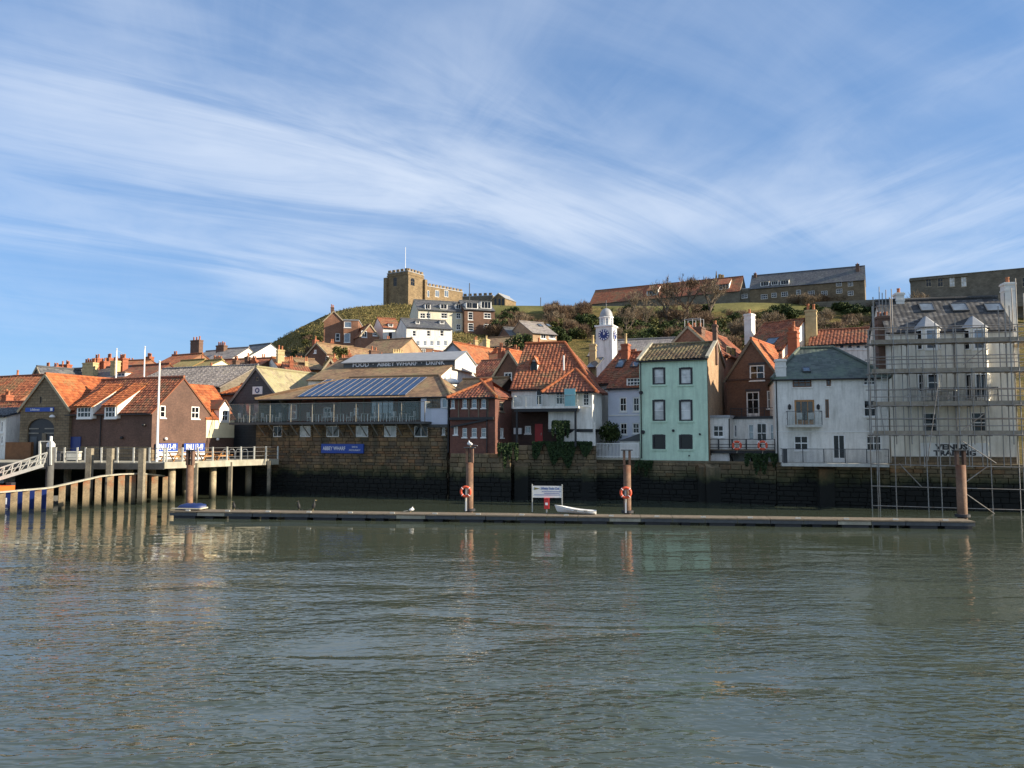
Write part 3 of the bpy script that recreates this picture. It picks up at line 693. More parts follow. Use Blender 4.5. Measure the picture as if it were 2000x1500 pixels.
r1 = ramp(nt, n1.outputs[0], [(.3, (.105, .108, .034)), (.7, (.185, .165, .065))]); r2 = ramp(nt, n2.outputs[0], [(.3, (.75, .75, .75)), (.7, (1.1, 1.1, 1.1))])
nt.links.new(mixc(nt, 1, r1.outputs[0], r2.outputs[0], 'MULTIPLY'), b.inputs['Base Color']); b.inputs['Roughness'].default_value = 1; b.inputs['Specular IOR Level'].default_value = .1
bump(nt, b, n2.outputs[0], .6, .2)
pxs = list(range(-900, 2701, 25)); ys = [0, 1, 3]+[74, 80]+[Y0+i*3.0 for i in range(63)]+[300, 340, 420, 600, 900]
t = MB(); rr = random.Random(3)
for j, y in enumerate(ys):
    for px in pxs:
        Y = lerp_tab(QUAY, px)+.35+y if y < 10 else y
        p = terr(px, Y)
        if Y > 95: p.z += (math.sin(px*.031+Y*.11)+math.sin(px*.013-Y*.07+1)+math.sin(px*.057+Y*.19))*.22*min(1, (Y-95)/40)*(1 if Y < 195 else .3)
        t.v.append(tuple(p))
n = len(pxs)
t.f = [[j*n+i, j*n+i+1, (j+1)*n+i+1, (j+1)*n+i] for j in range(len(ys)-1) for i in range(n-1)]; t.uv = [None]*len(t.f)
hill = t.build('hillside', 'hill_grass', smooth=True, kind='structure')
t = MB(); lp = list(range(960, 1760, 10)); ly = [183+i*2.5 for i in range(36)]
for Y in ly:
    for px in lp:
        p = terr(px, Y); edge = 612+6*math.sin(px*.02)+4*math.sin(px*.053)
        p.z += .45 if terr_py(px, Y) < edge else -1.2
        t.v.append(tuple(p))
n = len(lp); t.f = [[j*n+i, j*n+i+1, (j+1)*n+i+1, (j+1)*n+i] for j in range(len(ly)-1) for i in range(n-1)]; t.uv = [None]*len(t.f)
t.build('lawn', 'lawn', smooth=True, kind='structure')
# water
m, nt, b = new_mat('water'); g = N(nt, 'ShaderNodeNewGeometry'); v = g.outputs['Position']
def wv(scale, rot, sc, detail, rough=.55, dist=.3):
    mp = N(nt, 'ShaderNodeMapping'); mp.inputs['Rotation'].default_value = (0, 0, rot); mp.inputs['Scale'].default_value = scale; nt.links.new(v, mp.inputs[0])
    return noise(nt, mp.outputs[0], sc, detail, rough, dist)
w1 = wv((.9, 2.3, 1), R(9), 1.0, 1.5, .5, .5); w2 = wv((2.6, 5.5, 1), R(-16), 1.0, 1.5, .5, .4); w3 = wv((.10, .22, 1), R(15), 1.0, 3, .5, .8); w4 = wv((.16, .65, 1), R(-20), 1.0, 1, .4, .6); w5 = wv((.14, .55, 1), R(16), 1.0, 1, .4, .8)
def mth(op, a, b_, nt=nt):
    q = N(nt, 'ShaderNodeMath', op=op)
    for i, x in enumerate((a, b_)):
        if isinstance(x, (int, float)): q.inputs[i].default_value = x
        else: nt.links.new(x, q.inputs[i])
    return q.outputs[0]
calm = ramp(nt, w3.outputs[0], [(.38, (.18, .18, .18)), (.60, (1.15, 1.15, 1.15))])
h = mth('ADD', mth('MULTIPLY', w1.outputs[0], .055), mth('MULTIPLY', w2.outputs[0], .052))
h = mth('ADD', mth('MULTIPLY', h, calm.outputs[0]), mth('ADD', mth('MULTIPLY', w4.outputs[0], .07), mth('MULTIPLY', w5.outputs[0], .06)))
sy = N(nt, 'ShaderNodeSeparateXYZ'); nt.links.new(v, sy.inputs[0]); fy = N(nt, 'ShaderNodeMapRange'); fy.inputs['From Min'].default_value = 26; fy.inputs['From Max'].default_value = 37; fy.inputs['To Min'].default_value = 1; fy.inputs['To Max'].default_value = .22; nt.links.new(sy.outputs[1], fy.inputs[0])
h = mth('MULTIPLY', h, fy.outputs[0])
bn = N(nt, 'ShaderNodeBump'); bn.inputs['Strength'].default_value = 1.0; bn.inputs['Distance'].default_value = 1.0; nt.links.new(h, bn.inputs['Height']); nt.links.new(bn.outputs[0], b.inputs['Normal'])
b.inputs['Base Color'].default_value = (.058, .072, .050, 1); b.inputs['Roughness'].default_value = .03; b.inputs['IOR'].default_value = 1.5
t = MB(); t.poly([(-700, -60, 0), (700, -60, 0), (700, 95, 0), (-700, 95, 0)]); wo = t.build('water', 'water', kind='structure')
# quay wall
qw = thing('quay_wall', 'dark weedy stone quay wall under the harbour houses, black below tide mark', 'wall')
segs = []; back = MB()
qs = [(877, 64.3), (1000, 64.5), (1160, 63.2), (1250, 62.5), (1383, 60.3), (1515, 57.6), (1735, 55.4), (1985, 53.0), (2300, 50.5)]
qp = [ground(*q) for q in qs]
for p, q in zip(qp, qp[1:]): segs.append((p.x, p.y, q.x, q.y))
for x0, y0, x1, y1 in segs:
    back.prism([(x0, y0+.1, -1.5), (x1, y1+.1, -1.5), (x1, y1+.1, 3.0), (x0, y0+.1, 3.0)], (0, .8, 0))
back.build('core', 'quay_stone', qw)
stones(qw, segs, -.6, 3.02, 'quay_stone', .32, .5, 1.15, maxind=300, seed=4)
for pa_, pb_, zt_ in (((880, 63.2), (998, 61.4), 3.75), ((1000, 62.6), (1165, 61.9), 4.4)):      # raised lengths under pavilion and pantile house
    p, q = ground(*pa_), ground(*pb_); MB().prism([(p.x, p.y+.12, -1), (q.x, q.y+.12, -1), (q.x, q.y+.12, zt_-.05), (p.x, p.y+.12, zt_-.05)], (0, 1.2, 0)).build('core', 'quay_stone', qw); stones(qw, [(p.x, p.y, q.x, q.y)], -.5, zt_, 'quay_stone', .32, .5, 1.1, maxind=0, seed=int(zt_*10))
cop = MB()
for x0, y0, x1, y1 in segs: cop.prism([(x0, y0-.12, 3.03), (x1, y1-.12, 3.03), (x1, y1+.7, 3.03), (x0, y0+.7, 3.03)], (0, 0, .16))
cop.build('coping', 'quay_stone', qw)
for px in (1018, 1148, 1378, 1392, 1612):            # buttresses
    p = ground(px, (lerp_tab(qs, px) if px > 1200 else 62.3)-.35); bt = MB(); bt.box(p.x-.55, p.x+.55, p.y-.1, p.y+.6, -1, 2.7); bt.add([(p.x-.55,p.y-.1,2.7),(p.x+.55,p.y-.1,2.7),(p.x+.55,p.y+.5,3.0),(p.x-.55,p.y+.5,3.0)], [[0,1,2,3]]); bt.build('buttress', 'quay_stone', qw)

# ================================================================ HARBOUR FRONT
ZD = 3.1
# --- lifeboat station
H = House('stone_boathouse', 'stone gabled boathouse with arched dark doors and blue sign', 'boathouse', (38, 68.0), (134, 66.2), 11, 2.6, (86, 797), (86, 731), 'f', 'stone_wall', 'pantile_orange', True, gutter='coping')
a, b_, z0, z1 = H.rect('F', 53, 817, 105, 900); H.holes['F'].append((a, b_, 2.7, z1)); cx, w = (a+b_)/2, b_-a
m = MB(); m.box(a, b_, .12, .2, 2.7, z1); o = m.build('arched_door', 'dark_frame', H.root)
for sx in (-1, 1):      # stone spandrels turn the opening into an arch
    pts = [(cx+sx*w/2, -.004, z1)]+[(cx+sx*w/2*math.cos(k*R(15)), -.004, z1-.9+.9*math.sin(k*R(15))) for k in range(7)]
    MB().prism(pts if sx < 0 else pts[::-1], (0, .15, 0)).build('spandrel', 'stone_wall', H.root)
m = MB()
for z in (z1-.95, z1-1.35):
    for q in ((a+.05, cx-.35), (cx+.35, b_-.05)): MB().box(q[0], q[1], .08, .12, z, z+.1).build('door_bar', 'wood_grey', o)
MB().box(a+.25, a+1.0, .09, .12, 2.75, z1-1.6).build('door_leaf', 'steel_dark', o)
MB().box(cx+.1, cx+.55, .05, .12, 2.75, z1-1.3).build('door_post', 'wood', o)
s_ = H.panel('station_sign', 'blue_sign', 51, 796, 106, 804, d1=.08); a, b_, z0, z1 = H.rect('F', 51, 796, 106, 804)
text_mesh('lettering', 'Lifeboats', .30, 'letter', s_, Matrix.Translation((a+(b_-a)*.35, -.09, (z0+z1)/2)) @ Matrix.Rotation(R(90), 4, 'X'), .01)
MB().box(b_-.35, b_-.1, -.1, -.08, z0+.06, z1-.06).build('emblem', 'letter', s_)
H.win(78, 775, 81, 788, cols=1, rows=1, frame='dark_frame', sill=False)
MB().lathe((H.rect('F', 108, 810, 112, 815)[0], -.3, H.rect('F', 108, 810, 112, 815)[2]), [(.25, 0), (.22, .1), (.1, .2), (.03, .22)], 10).build('wall_lamp', 'plastic_white', H.root)
H.done()
H = House('lifeboat_station', 'brown brick lifeboat station with big pantile roof, dormers and sunlit gable', 'lifeboat station', (134, 66.6), (296, 63.0), 6.4, 2.6, (215, 804), (255, 741), 'x', 'brick_rnli', 'pantile', True)
for x0, x1, yt, yb, c in ((159, 187, 793, 817, 4), (213, 234, 792, 817, 3)):
    pass
def roofdormer(H, x0, x1, yt, yb, cols):
    a, b_, z0, z1 = H.rect('F', x0, yt, x1, yb); m = MB(); m.box(a-.1, b_+.1, -.36, 2.0, z0-.02, z1+.1); o = m.build('dormer', 'white_clean', H.root)
    pane_set(o, lambda p: ((a+b_)/2+p[0], -.37-p[1], (z0+z1)/2+p[2]), b_-a, z1-z0, cols, 2, sill='white_clean', dep=0, fw=.13)
    r = MB(); yr = 2.75; zr = H.ze+H.g*yr; slope(r, [(a-.25, -.62, z1-.02), (b_+.25, -.62, z1-.02), (b_+.25, yr, zr+.05), (a-.25, yr, zr+.05)], True)
    r.build('dormer_roof', 'pantile_orange', o)
    MB().prism([(b_+.1, -.36, z1+.05), (b_+.1, -.36, z0+.3), (b_+.1, yr*.9, zr-.15)], (.05, 0, 0)).build('cheek', 'white', o)
roofdormer(H, 159, 187, 794, 817, 4); roofdormer(H, 213, 234, 793, 817, 3)
H.win(313, 792, 324, 816, 'R', cols=1, rows=2); H.win(374, 794, 390, 818, 'R', cols=2, rows=2)
H.panel('plinth', 'stone_wall', 134, 872, 297, 900, d1=.06); MB(H.T('R', 0, 0)).box(.02, 6.3, 0, .06, 2.6, 4.0).build('plinth', 'stone_wall', H.root)
H.pipe(197, 812, 900); H.panel('dark_door', 'navy', 134, 853, 158, 898, d1=.07)
for px, py in ((238, 855), (281, 830)):
    q = H.hit(px, py, 'y', -.12); MB().lathe((q.x, -.14, q.z-.12), [(.05, 0), (.14, .05), (.15, .18), (.05, .24)], 10).build('wall_lamp', 'black', H.root, True)
for py, px in ((857, 324), (858, 425)):
    q = H.hit(px, py, 'x', H.W+.12); MB().lathe((q.x, q.y, q.z-.12), [(.05, 0), (.14, .05), (.15, .18), (.05, .24)], 10).build('wall_lamp', 'plastic_white', H.root, True)
# rear wing: roof slope and cream panel facing right
zE = H.hit(433, 819, 'x', H.W-.05).z; zT = H.hit(392, 752, 'x', H.W-2.8).z; y0, y1 = H.hit(402, 819, 'x', H.W).y, H.hit(458, 819, 'x', H.W).y
m = MB(); m.box(H.W-5.6, H.W-.05, y0, y1, 2.6, zE); m.build('rear_wing', 'brick_rnli', H.root)
m = MB(); slope(m, [(H.W+.1, y0-.05, zE-.02), (H.W+.1, y1+.1, zE-.02), (H.W-2.8, y1+.1, zT), (H.W-2.8, y0-1.2, zT)], True); slope(m, [(H.W-5.8, y1+.1, zE-.15), (H.W-5.8, y0, zE-.15), (H.W-2.8, y0, zT), (H.W-2.8, y1+.1, zT)]); m.build('rear_roof', 'pantile_orange', H.root)
m = MB(); m.prism([(H.W-5.4, y1, zE-.1), (H.W-.1, y1, zE-.1), (H.W-2.8, y1, zT-.08)], (0, -.1, 0)); m.build('rear_gable', 'brick_rnli', H.root)
zc = H.hit(433, 855, 'x', H.W).z; MB().box(H.W-.04, H.W+.03, y0+.05, y1-.03, zc, zE-.1).build('cream_panel', 'cream', H.root)
q = H.hit(434, 812, 'x', H.W+.1); yc = (y0+y1)/2+.35
m = MB(); m.box(H.W-1.3, H.W+.12, yc-.62, yc+.62, zE-.3, zE+.95); m.prism([(H.W+.12, yc-.62, zE+.95), (H.W+.12, yc+.62, zE+.95), (H.W+.12, yc, zE+1.6)], (-1.4, 0, 0)); o = m.build('dormer', 'white_clean', H.root)
pane_set(o, lambda p: (H.W+.13+p[1], yc+p[0], zE+.35+p[2]), .8, 1.0, 2, 2, sill=False, dep=0)
m = MB(); slope(m, [(H.W+.2, yc-.8, zE+.85), (H.W-1.6, yc-.8, zE+.85), (H.W-1.6, yc, zE+1.75), (H.W+.2, yc, zE+1.75)][::1]); slope(m, [(H.W-1.6, yc+.8, zE+.85), (H.W+.2, yc+.8, zE+.85), (H.W+.2, yc, zE+1.75), (H.W-1.6, yc, zE+1.75)]); m.build('dormer_roof', 'pantile_dark', o)
for y_ in (.9, 4.0):     # long banners along the gable foot
    za = H.hit(340, 884, 'x', H.W+.12).z
RN = H
H.done()
def banner(px0, px1, label):
    p = RN.hit(px0, 880, 'x', RN.W+.18); q = RN.hit(px1, 880, 'x', RN.W+.18); z0 = RN.hit(px0, 892, 'x', RN.W+.18).z; z1 = RN.hit(px0, 866, 'x', RN.W+.18).z
    o = thing('banner', label, 'banner', (RN.A.x, RN.A.y, 0), RN.ang, 'lifeboat banners'); x = RN.W+.16; zm = z0+(z1-z0)*.38
    MB().box(x, x+.03, p.y, q.y, zm, z1).build('blue_field', 'blue_sign', o); MB().box(x, x+.03, p.y, q.y, z0-.25, zm-.003).build('white_field', 'plastic_white', o)
    text_mesh('lettering', 'RNLI 13-49', (z1-zm)*1.05, 'letter', o, Matrix.Translation((x+.04, (p.y+q.y)/2, (zm+z1)/2)) @ Matrix.Rotation(R(90), 4, 'Z') @ Matrix.Rotation(R(90), 4, 'X'), .015, .008, (q.y-p.y)/((z1-zm)*6.1))
banner(304, 347, 'blue and white lifeboat banner nearest the flagpole'); banner(359, 400, 'blue and white lifeboat banner behind the mooring pile')

# --- wharf restaurant
G = House('timber_hall', 'dark timber gabled hall with small white sign and tan roof', 'hall', (445, 73.5), (553, 71.2), 15, 2.6, (499, 789), (503, 717), 'f', 'timber_dark', 'roof_tan', gutter='wood_grey')
s_ = G.panel('sign', 'plastic_white', 494, 755, 513, 770, d1=.07); a, b_, z0, z1 = G.rect('F', 494, 755, 513, 770); MB().torus(((a+b_)/2, -.08, (z0+z1)/2), (0, 1, 0), .2, .05, 16, 5).build('emblem', 'navy', s_)
G.win(499, 736, 505, 744, cols=1, rows=1, frame='wood', sill=False)
for x in (462, 477, 492, 507, 522, 537): G.win(x, 787, x+13, 818, cols=1, rows=1, frame='steel_dark', pane='glass_sky', sill=False)
G.done()
Wf = House('wharf_restaurant', 'long stone wharf restaurant with glazed blue roof panels and terrace', 'restaurant', (503, 69.9), (876, 64.2), 5.4, -1.2, (690, 775.5), (745, 737), 'x', 'stone_wall', 'roof_brown', hips=(6.2, 3.2), rf=1.0)
dz = Wf.hit(690, 824, 'y', 0).z         # terrace level; the wall above it stands back
lx = Wf.hit(822, 800, 'y', -.05).x
for x0, x1, pn in ((536, 553, 'glass'), (588, 609, 'glass_blind_reflect'), (640, 664, 'glass_warm'), (697, 721, 'glass_blind_reflect'), (752, 776, 'glass_blind_reflect'), (811, 837, 'glass')):
    Wf.win(x0, 832, x1, 853, cols=2, rows=1, pane=pn, sill='coping', frame='white_clean', fw=.06, dep=-.12)
Wf.win(863, 835, 871, 849, cols=1, rows=1, pane='glass_blind_reflect')
Wf.holes['F'].append((.05, lx-.02, dz-.02, Wf.ze+9))
hl = [(h[0], h[1], h[2]-.06, h[3]+.03) for h in Wf.holes['F']]
stones(Wf.root, [(0, 0, Wf.W, 0)], -.7, dz-.25, 'wharf_stone', .29, .4, .95, hl, 300, seed=9, zvis=1.6, face=.1)
# upper storey, set back on the terrace
yb = 2.3
Wf.fan = []
m = MB(); zt = Wf.ze+Wf.g*yb
ub = House('wharf_upper', 'x', 'x', (503, 69.9), (876, 64.2), 1, 0, 800, None, 'flat') if False else None
x0, x1 = Wf.hit(560, 800, 'y', yb).x, Wf.hit(822, 800, 'y', yb).x
m.box(x0, x1, yb, yb+.3, dz, zt-.1); m.build('terrace_wall', 'brick_red', Wf.root)
def upwin(px0, px1, py0, py1, **k):
    a = Wf.hit(px0, py0, 'y', yb); b_ = Wf.hit(px1, py1, 'y', yb)
    return pane_set(Wf.root, lambda p: ((a.x+b_.x)/2+p[0], yb-.02-p[1], (a.z+b_.z)/2+p[2]), b_.x-a.x, a.z-b_.z, dep=0, **k)
upwin(633, 647, 796, 815, cols=2, rows=2, sill=False); upwin(692, 700, 797, 811, cols=1, rows=2, sill=False)
upwin(725, 770, 780, 819, cols=4, rows=1, frame='steel_dark', pane='glass_sky', sill=False); upwin(778, 818, 780, 819, cols=3, rows=1, frame='steel_dark', sill=False); upwin(565, 580, 790, 819, cols=1, rows=2, sill=False, arch=True, pane='glass_sky')
for px in (586, 614, 665, 710): q = Wf.hit(px, 800, 'y', yb-.05); MB().box(q.x-.05, q.x+.05, yb-.08, yb, dz, zt-.2).build('post', 'wood', Wf.root)
lx = Wf.hit(822, 800, 'y', -.05).x     # pale boarded end bay flush with the wall below
m = MB(); wallgrid(m, (lx, -.05, 0), (1, 0, 0), Wf.W-lx+.03, dz-.25, Wf.ze-.05, [], (0, -1, 0)); m.box(lx, Wf.W+.03, -.04, yb+.5, dz-.25, Wf.ze-.05); m.build('end_bay', 'lilac', Wf.root)
a, b_ = Wf.hit(834, 778, 'y', -.06), Wf.hit(860, 797, 'y', -.06); pane_set(Wf.root, lambda p: ((a.x+b_.x)/2+p[0], -.07-p[1], (a.z+b_.z)/2+p[2]), b_.x-a.x, a.z-b_.z, 5, 3, frame='wood', pane='glass_warm', sill=False, dep=0)
a2, b2 = Wf.hit(863, 778, 'y', -.06), Wf.hit(875, 797, 'y', -.06); pane_set(Wf.root, lambda p: ((a2.x+b2.x)/2+p[0], -.07-p[1], (a2.z+b2.z)/2+p[2]), b2.x-a2.x, a2.z-b2.z, 1, 1, frame='plastic_white', pane='glass_sky', sill=False, dep=0)
# terrace slab, brackets and glass balustrade
gx0 = Wf.hit(447, 820, 'y', -1.5).x; gx1 = Wf.hit(829, 820, 'y', -1.5).x
tm = MB(); tm.box(gx0, gx1, -1.5, 2.2, dz-.22, dz-.02); tm.box(lx-.2, Wf.W, -.3, 0, dz-.5, dz-.26); tm.build('terrace_slab', 'concrete_dark', Wf.root)
for i in range(15):
    x = 1.0+i*(gx1-1.4)/14; MB().bar((x, -1.4, dz-.24), (x, -.05, dz-1.3), .07).build('bracket', 'wood_grey', Wf.root)
ztop = Wf.hit(650, 787, 'y', -1.45).z; npan = 9
m = MB(); m.bar((gx0, -1.45, ztop), (gx1, -1.45, ztop), .07, .05); m.bar((gx1, -1.45, ztop), (gx1, 0, ztop), .07, .05)
for i in range(npan+1): x = gx0+(gx1-gx0)*i/npan; m.bar((x, -1.45, dz-.02), (x, -1.45, ztop), .06)
bo = m.build('balustrade', 'wood_grey', Wf.root)
for i in range(npan): x = gx0+(gx1-gx0)*i/npan; xx = gx0+(gx1-gx0)*(i+1)/npan; MB().box(x+.05, xx-.05, -1.46, -1.44, dz+.06, ztop-.05).build('glass_panel', 'clear_glass', bo)
MB().box(gx1-.01, gx1+.01, -1.4, -.1, dz+.06, ztop-.05).build('glass_panel', 'clear_glass', bo)
# blue glazed panels with pale bars, lying on the front slope
gb = [(578, 778), (790, 774)]; gt = [(640, 742), (838, 735)]
pb = [Wf.onroof(*q) for q in gb]; pt = [Wf.onroof(*q) for q in gt]; up = Vector((0, 1, Wf.g)).normalized(); nn = Vector((0, -Wf.g, 1)).normalized()
NP = 15; yb0, yt0 = .15, 4.9
xa0, xb0, xa1, xb1 = pb[0].x, pb[1].x, pt[0].x, pt[1].x
for i in range(NP):
    f0, f1 = i/NP, (i+1)/NP
    q = [Vector((xa0+(xb0-xa0)*f, yb0, Wf.ze+Wf.g*yb0)) for f in (f0, f1)]+[Vector((xa1+(xb1-xa1)*f, yt0, Wf.ze+Wf.g*yt0)) for f in (f1, f0)]
    MB().prism([p+nn*.03 for p in q], nn*.06).build('roof_pane', 'solar', Wf.root)
for i in range(NP+1):
    f = i/NP; a = Vector((xa0+(xb0-xa0)*f, yb0, Wf.ze+Wf.g*yb0)); b_ = Vector((xa1+(xb1-xa1)*f, yt0, Wf.ze+Wf.g*yt0)); MB().bar(a+nn*.10, b_+nn*.10, .034, .04, up=nn).build('glazing_bar', 'slate_light', Wf.root)
s_ = Wf.panel('wharf_sign', 'blue_sign', 632, 867, 714, 885, d0=.22, d1=.40); a, b_, z0, z1 = Wf.rect('F', 632, 867, 714, 885)
RX = Matrix.Rotation(R(90), 4, 'X')
text_mesh('lettering', 'ABBEY WHARF', .46, 'letter', s_, Matrix.Translation((a+(b_-a)*.31, -.41, (z0+z1)/2)) @ RX, .012, .004, .72)
text_mesh('lettering', 'BAR &', .2, 'letter', s_, Matrix.Translation((a+(b_-a)*.8, -.41, z0+(z1-z0)*.68)) @ RX, .012); text_mesh('lettering', 'RESTAURANT', .2, 'letter', s_, Matrix.Translation((a+(b_-a)*.8, -.41, z0+(z1-z0)*.33)) @ RX, .012, 0, .9)
Wf.pipe(779, 826, 898); Wf.pipe(876, 775, 884, t=-.25, r=.08)
Wf.done()
# terrace furniture
ORD = ['first', 'second', 'third', 'fourth', 'fifth', 'sixth', 'seventh']
def terrace_table(px, k):
    p = Wf.hit(px, 815, 'y', .3); c, s_ = math.cos(Wf.ang), math.sin(Wf.ang); x, y = p.x, .3
    wx, wy = Wf.A.x+x*c-y*s_, Wf.A.y+x*s_+y*c
    o = thing('terrace_table', ORD[k]+' pale table from the left on the glass terrace', 'table', (wx, wy, dz-.02), Wf.ang, 'terrace tables')
    m = MB(); m.box(-.4, .4, -.35, .35, .70, .74); m.build('table_top', 'wood_grey', o)
    for a_ in (-.3, .3):
        for b_ in (-.28, .28): MB().box(a_-.03, a_+.03, b_-.03, b_+.03, 0, .7).build('leg', 'galv', o)
    for sx in (-.75, .75):
        q = thing('terrace_chair', ('left' if sx < 0 else 'right')+' metal chair at the '+ORD[k]+' terrace table from the left', 'chair', (wx+sx*c, wy+sx*s_, dz-.02), Wf.ang, 'terrace chairs')
        MB().box(-.2, .2, -.2, .2, .42, .46).build('seat', 'galv', q); kb = .2 if sx > 0 else -.2
        MB().box(kb-.02, kb+.02, -.2, .2, .5, .9).build('backrest', 'galv', q)
        for a_ in (-.18, .18):
            for b_ in (-.18, .18): MB().box(a_-.015, a_+.015, b_-.015, b_+.015, 0, .42).build('leg', 'galv', q)
for k, px in enumerate((485, 530, 620, 668, 715, 752, 790)): terrace_table(px, k)
Hh = House('wharf_hall', 'brown roofed hall with roof lettering and bright white gable end', 'hall', (600, 74.2), (856, 70.2), 12, 2.6, (728, 738), (790, 698), 'x', 'white', 'roof_brown', gutter=False)
y = 3.2; zr = Hh.ze+Hh.g*y; xa = Hh.hit(671, 715, 'y', y).x; xb = Hh.hit(888, 715, 'y', y).x; ztp = zr+.5
m = MB(); m.box(xa, xb, y, y+.2, zr-.1, ztp); mo = m.build('sign_band', 'steel_dark', Hh.root)
m = MB(); slope(m, [(xa-.2, y-.25, ztp-.02), (xb+.2, y-.25, ztp-.02), (xb+.2, 6.0, Hh.zr+.45), (xa-.2, 6.0, Hh.zr+.45)]); slope(m, [(xb+.2, 9, ztp), (xa-.2, 9, ztp), (xa-.2, 6, Hh.zr+.45), (xb+.2, 6, Hh.zr+.45)]); m.build('monitor_roof', 'lead', mo)
m = MB(); m.prism([(xb, y, ztp-.9), (xb, 9, ztp-.9), (xb, 9, ztp), (xb, 6, Hh.zr+.42), (xb, y, ztp)], (.05, 0, 0)); m.build('monitor_end', 'white', mo)
text_mesh('lettering', 'FOOD  ·  ABBEY WHARF  ·  DRINK', .62, 'letter', mo, Matrix.Translation(((xa+xb)/2, y-.04, zr+.24)) @ RX, .04, .010, (xb-xa)*.74/13.0*.95/.62)
Hh.done()
q = House('link_building', 'low brown roofed link with white roof dome beside the brick pavilion', 'building', (872, 69.6), (962, 67.4), 6, 2.6, (915, 774), (915, 741), 'x', 'brick_dark', 'roof_brown')
p = q.onroof(880, 748); MB(lambda v_: p+Vector(v_)).lathe((0, 0, -.1), [(.8, 0), (.8, .25), (.6, .45), (.3, .55), (.02, .58)], 14).build('roof_dome', 'plastic_white', q.root, True); q.done()
# --- brick pavilion
H = House('brick_pavilion', 'red brick pavilion with pyramid tile roof and arched lower windows', 'pavilion', (879, 63.4), (967, 61.9), 5.4, 2.9, (925, 774), (938, 742), 'x', 'brick_red', 'pantile_dark', True, hips=(2.55, 2.55), cap='pantile_orange')
for a, b_ in ((881, 888), (903, 912), (921, 931), (940, 949)): H.win(a, 779, b_, 797, cols=1, rows=2, frame='white_clean', pane='glass_sky', fw=.06)
for a, b_ in ((903, 912), (921, 931), (940, 949)): H.win(a, 836, b_, 854, cols=1, rows=2, arch=True, pane='glass_sky', frame='white_clean', fw=.05)
H.win(886, 832, 894, 849, cols=1, rows=1, pane='glass_blind_reflect'); H.win(977, 836, 984, 855, 'R', cols=1, rows=1, pane='glass_blind_reflect'); H.win(976, 785, 985, 804, 'R', cols=1, rows=2, frame='wood')
for px in (896, 916, 935, 953): q = H.hit(px, 800, 'y', 0); MB().box(q.x-.05, q.x+.05, -.05, .02, H.hit(px, 816, 'y', 0).z, H.ze-.1).build('timber_post', 'wood', H.root)
H.panel('fire_escape_beam', 'black', 879, 815, 965, 820, d0=0, d1=.25); a = H.hit(880, 834, 'y', -.15); b_ = H.hit(950, 820, 'y', -.15); MB().bar(a, b_, .1, .14).build('brace', 'black', H.root); H.pipe(951, 780, 884); H.done()
# --- house with the big pantile roof
H = House('pantile_house', 'house with broad orange pantile roof, tiny dormer and glass balcony', 'house', (999, 65.2), (1160, 63.4), 10.4, 2.6, (1060, 757), (1085, 670), 'x', 'brick_dark', 'pantile', True, hips=(0, 3.4), cap='pantile_orange')
H.panel('render', 'white', 999, 760, 1161, 797, d1=.03)
MB(H.T('R', 0, 0)).box(.02, 10.3, 0, .05, 4, H.ze-.1).build('side_render', 'white', H.root)
H.dormer(1036, 1049, 706, 726, 'gable', cols=2, rows=2, rise=.55, roofm='pantile_orange', wall='white_clean', fr='dark_frame')
H.win(1047, 762, 1060, 795, cut=False, cols=1, rows=1, frame='plastic_white', sill=False, door=True, name='door')
H.win(1025, 832, 1037, 847, cols=1, rows=1, pane='glass_sky'); H.win(1079, 830, 1092, 845, cols=1, rows=1, pane='glass_sky')
dr = H.panel('door', 'red', 1045, 828, 1060, 867, d0=0, d1=.05); q = H.hit(1057, 850, 'y', -.08); MB().tube((q.x, -.08, q.z), (q.x, -.08, q.z+.2), .03).build('handle', 'galv', dr)
H.panel('meter_box', 'plastic_white', 1005, 836, 1020, 848, d0=0, d1=.3)
bal = H.hit(1000, 797, 'y', -2.6).z
ax = H.hit(1001, 797, 'y', -2.6).x; bx = H.hit(1130, 797, 'y', -2.6).x
MB().box(ax, bx, -2.6, -.02, bal-.06, bal+.12).build('balcony_slab', 'white', H.root); MB().box(ax+.1, bx-.1, -2.5, -.02, bal-.3, bal-.08).build('balcony_beam', 'black', H.root)
H.balcony_rail(1002, 1128, 772, 794, -2.55, 'galv', 6, 0, 'clear_glass')
for x in (ax+.3, bx-.3): MB().box(x-.08, x+.08, -2.4, -2.24, 4.3, bal-.3).build('post', 'black', H.root)
H.chim(1151, 1163, 672, 8, .6, mat='chim_yellow', pots=1, pot='pot_buff', ph=.9)
H.chim(1049, 1054, 668, 6.4, .4, mat='chim_red', pots=1); H.done()
B = House('white_bay', 'white bay with arched window and hipped tile roof above the balcony', 'bay', (1071, 62.7), (1157, 61.5), 3.6, 5.7, (1112, 757), (1108, 723), 'x', 'white', 'pantile_dark', True, hips=(1.75, 1.75), over=.45, cap='pantile_orange')
B.win(1085, 758, 1106, 794, cols=3, rows=2, sill=False, door=True, name='door'); B.win(1138, 763, 1151, 793, cols=2, rows=4, arch=True, frame='white_clean')
B.panel('side_screen', 'teal', 1107, 760, 1128, 794, d0=.7, d1=.74); q = B.hit(1101, 723, 'y', 1.8); MB().tube((q.x, 1.8, B.zr), (q.x, 1.8, B.zr+1.25), .07).build('flue', 'plastic_white', B.root)
MB().box(0, B.W, 0, B.d, 5.45, 5.7).build('soffit', 'black', B.root); B.done()
g1, g2 = ground(1096, 62.2), ground(1163, 61.6); m = MB(); d = g2-g1
pr = [(g1.x, g1.y, 4.35), (g2.x, g2.y, 4.35), (g2.x, g2.y, 6.3), (g1.x+d.x*.55, g1.y+d.y*.55, 6.1), (g1.x+d.x*.35, g1.y+d.y*.35, 5.5), (g1.x, g1.y, 4.9)]
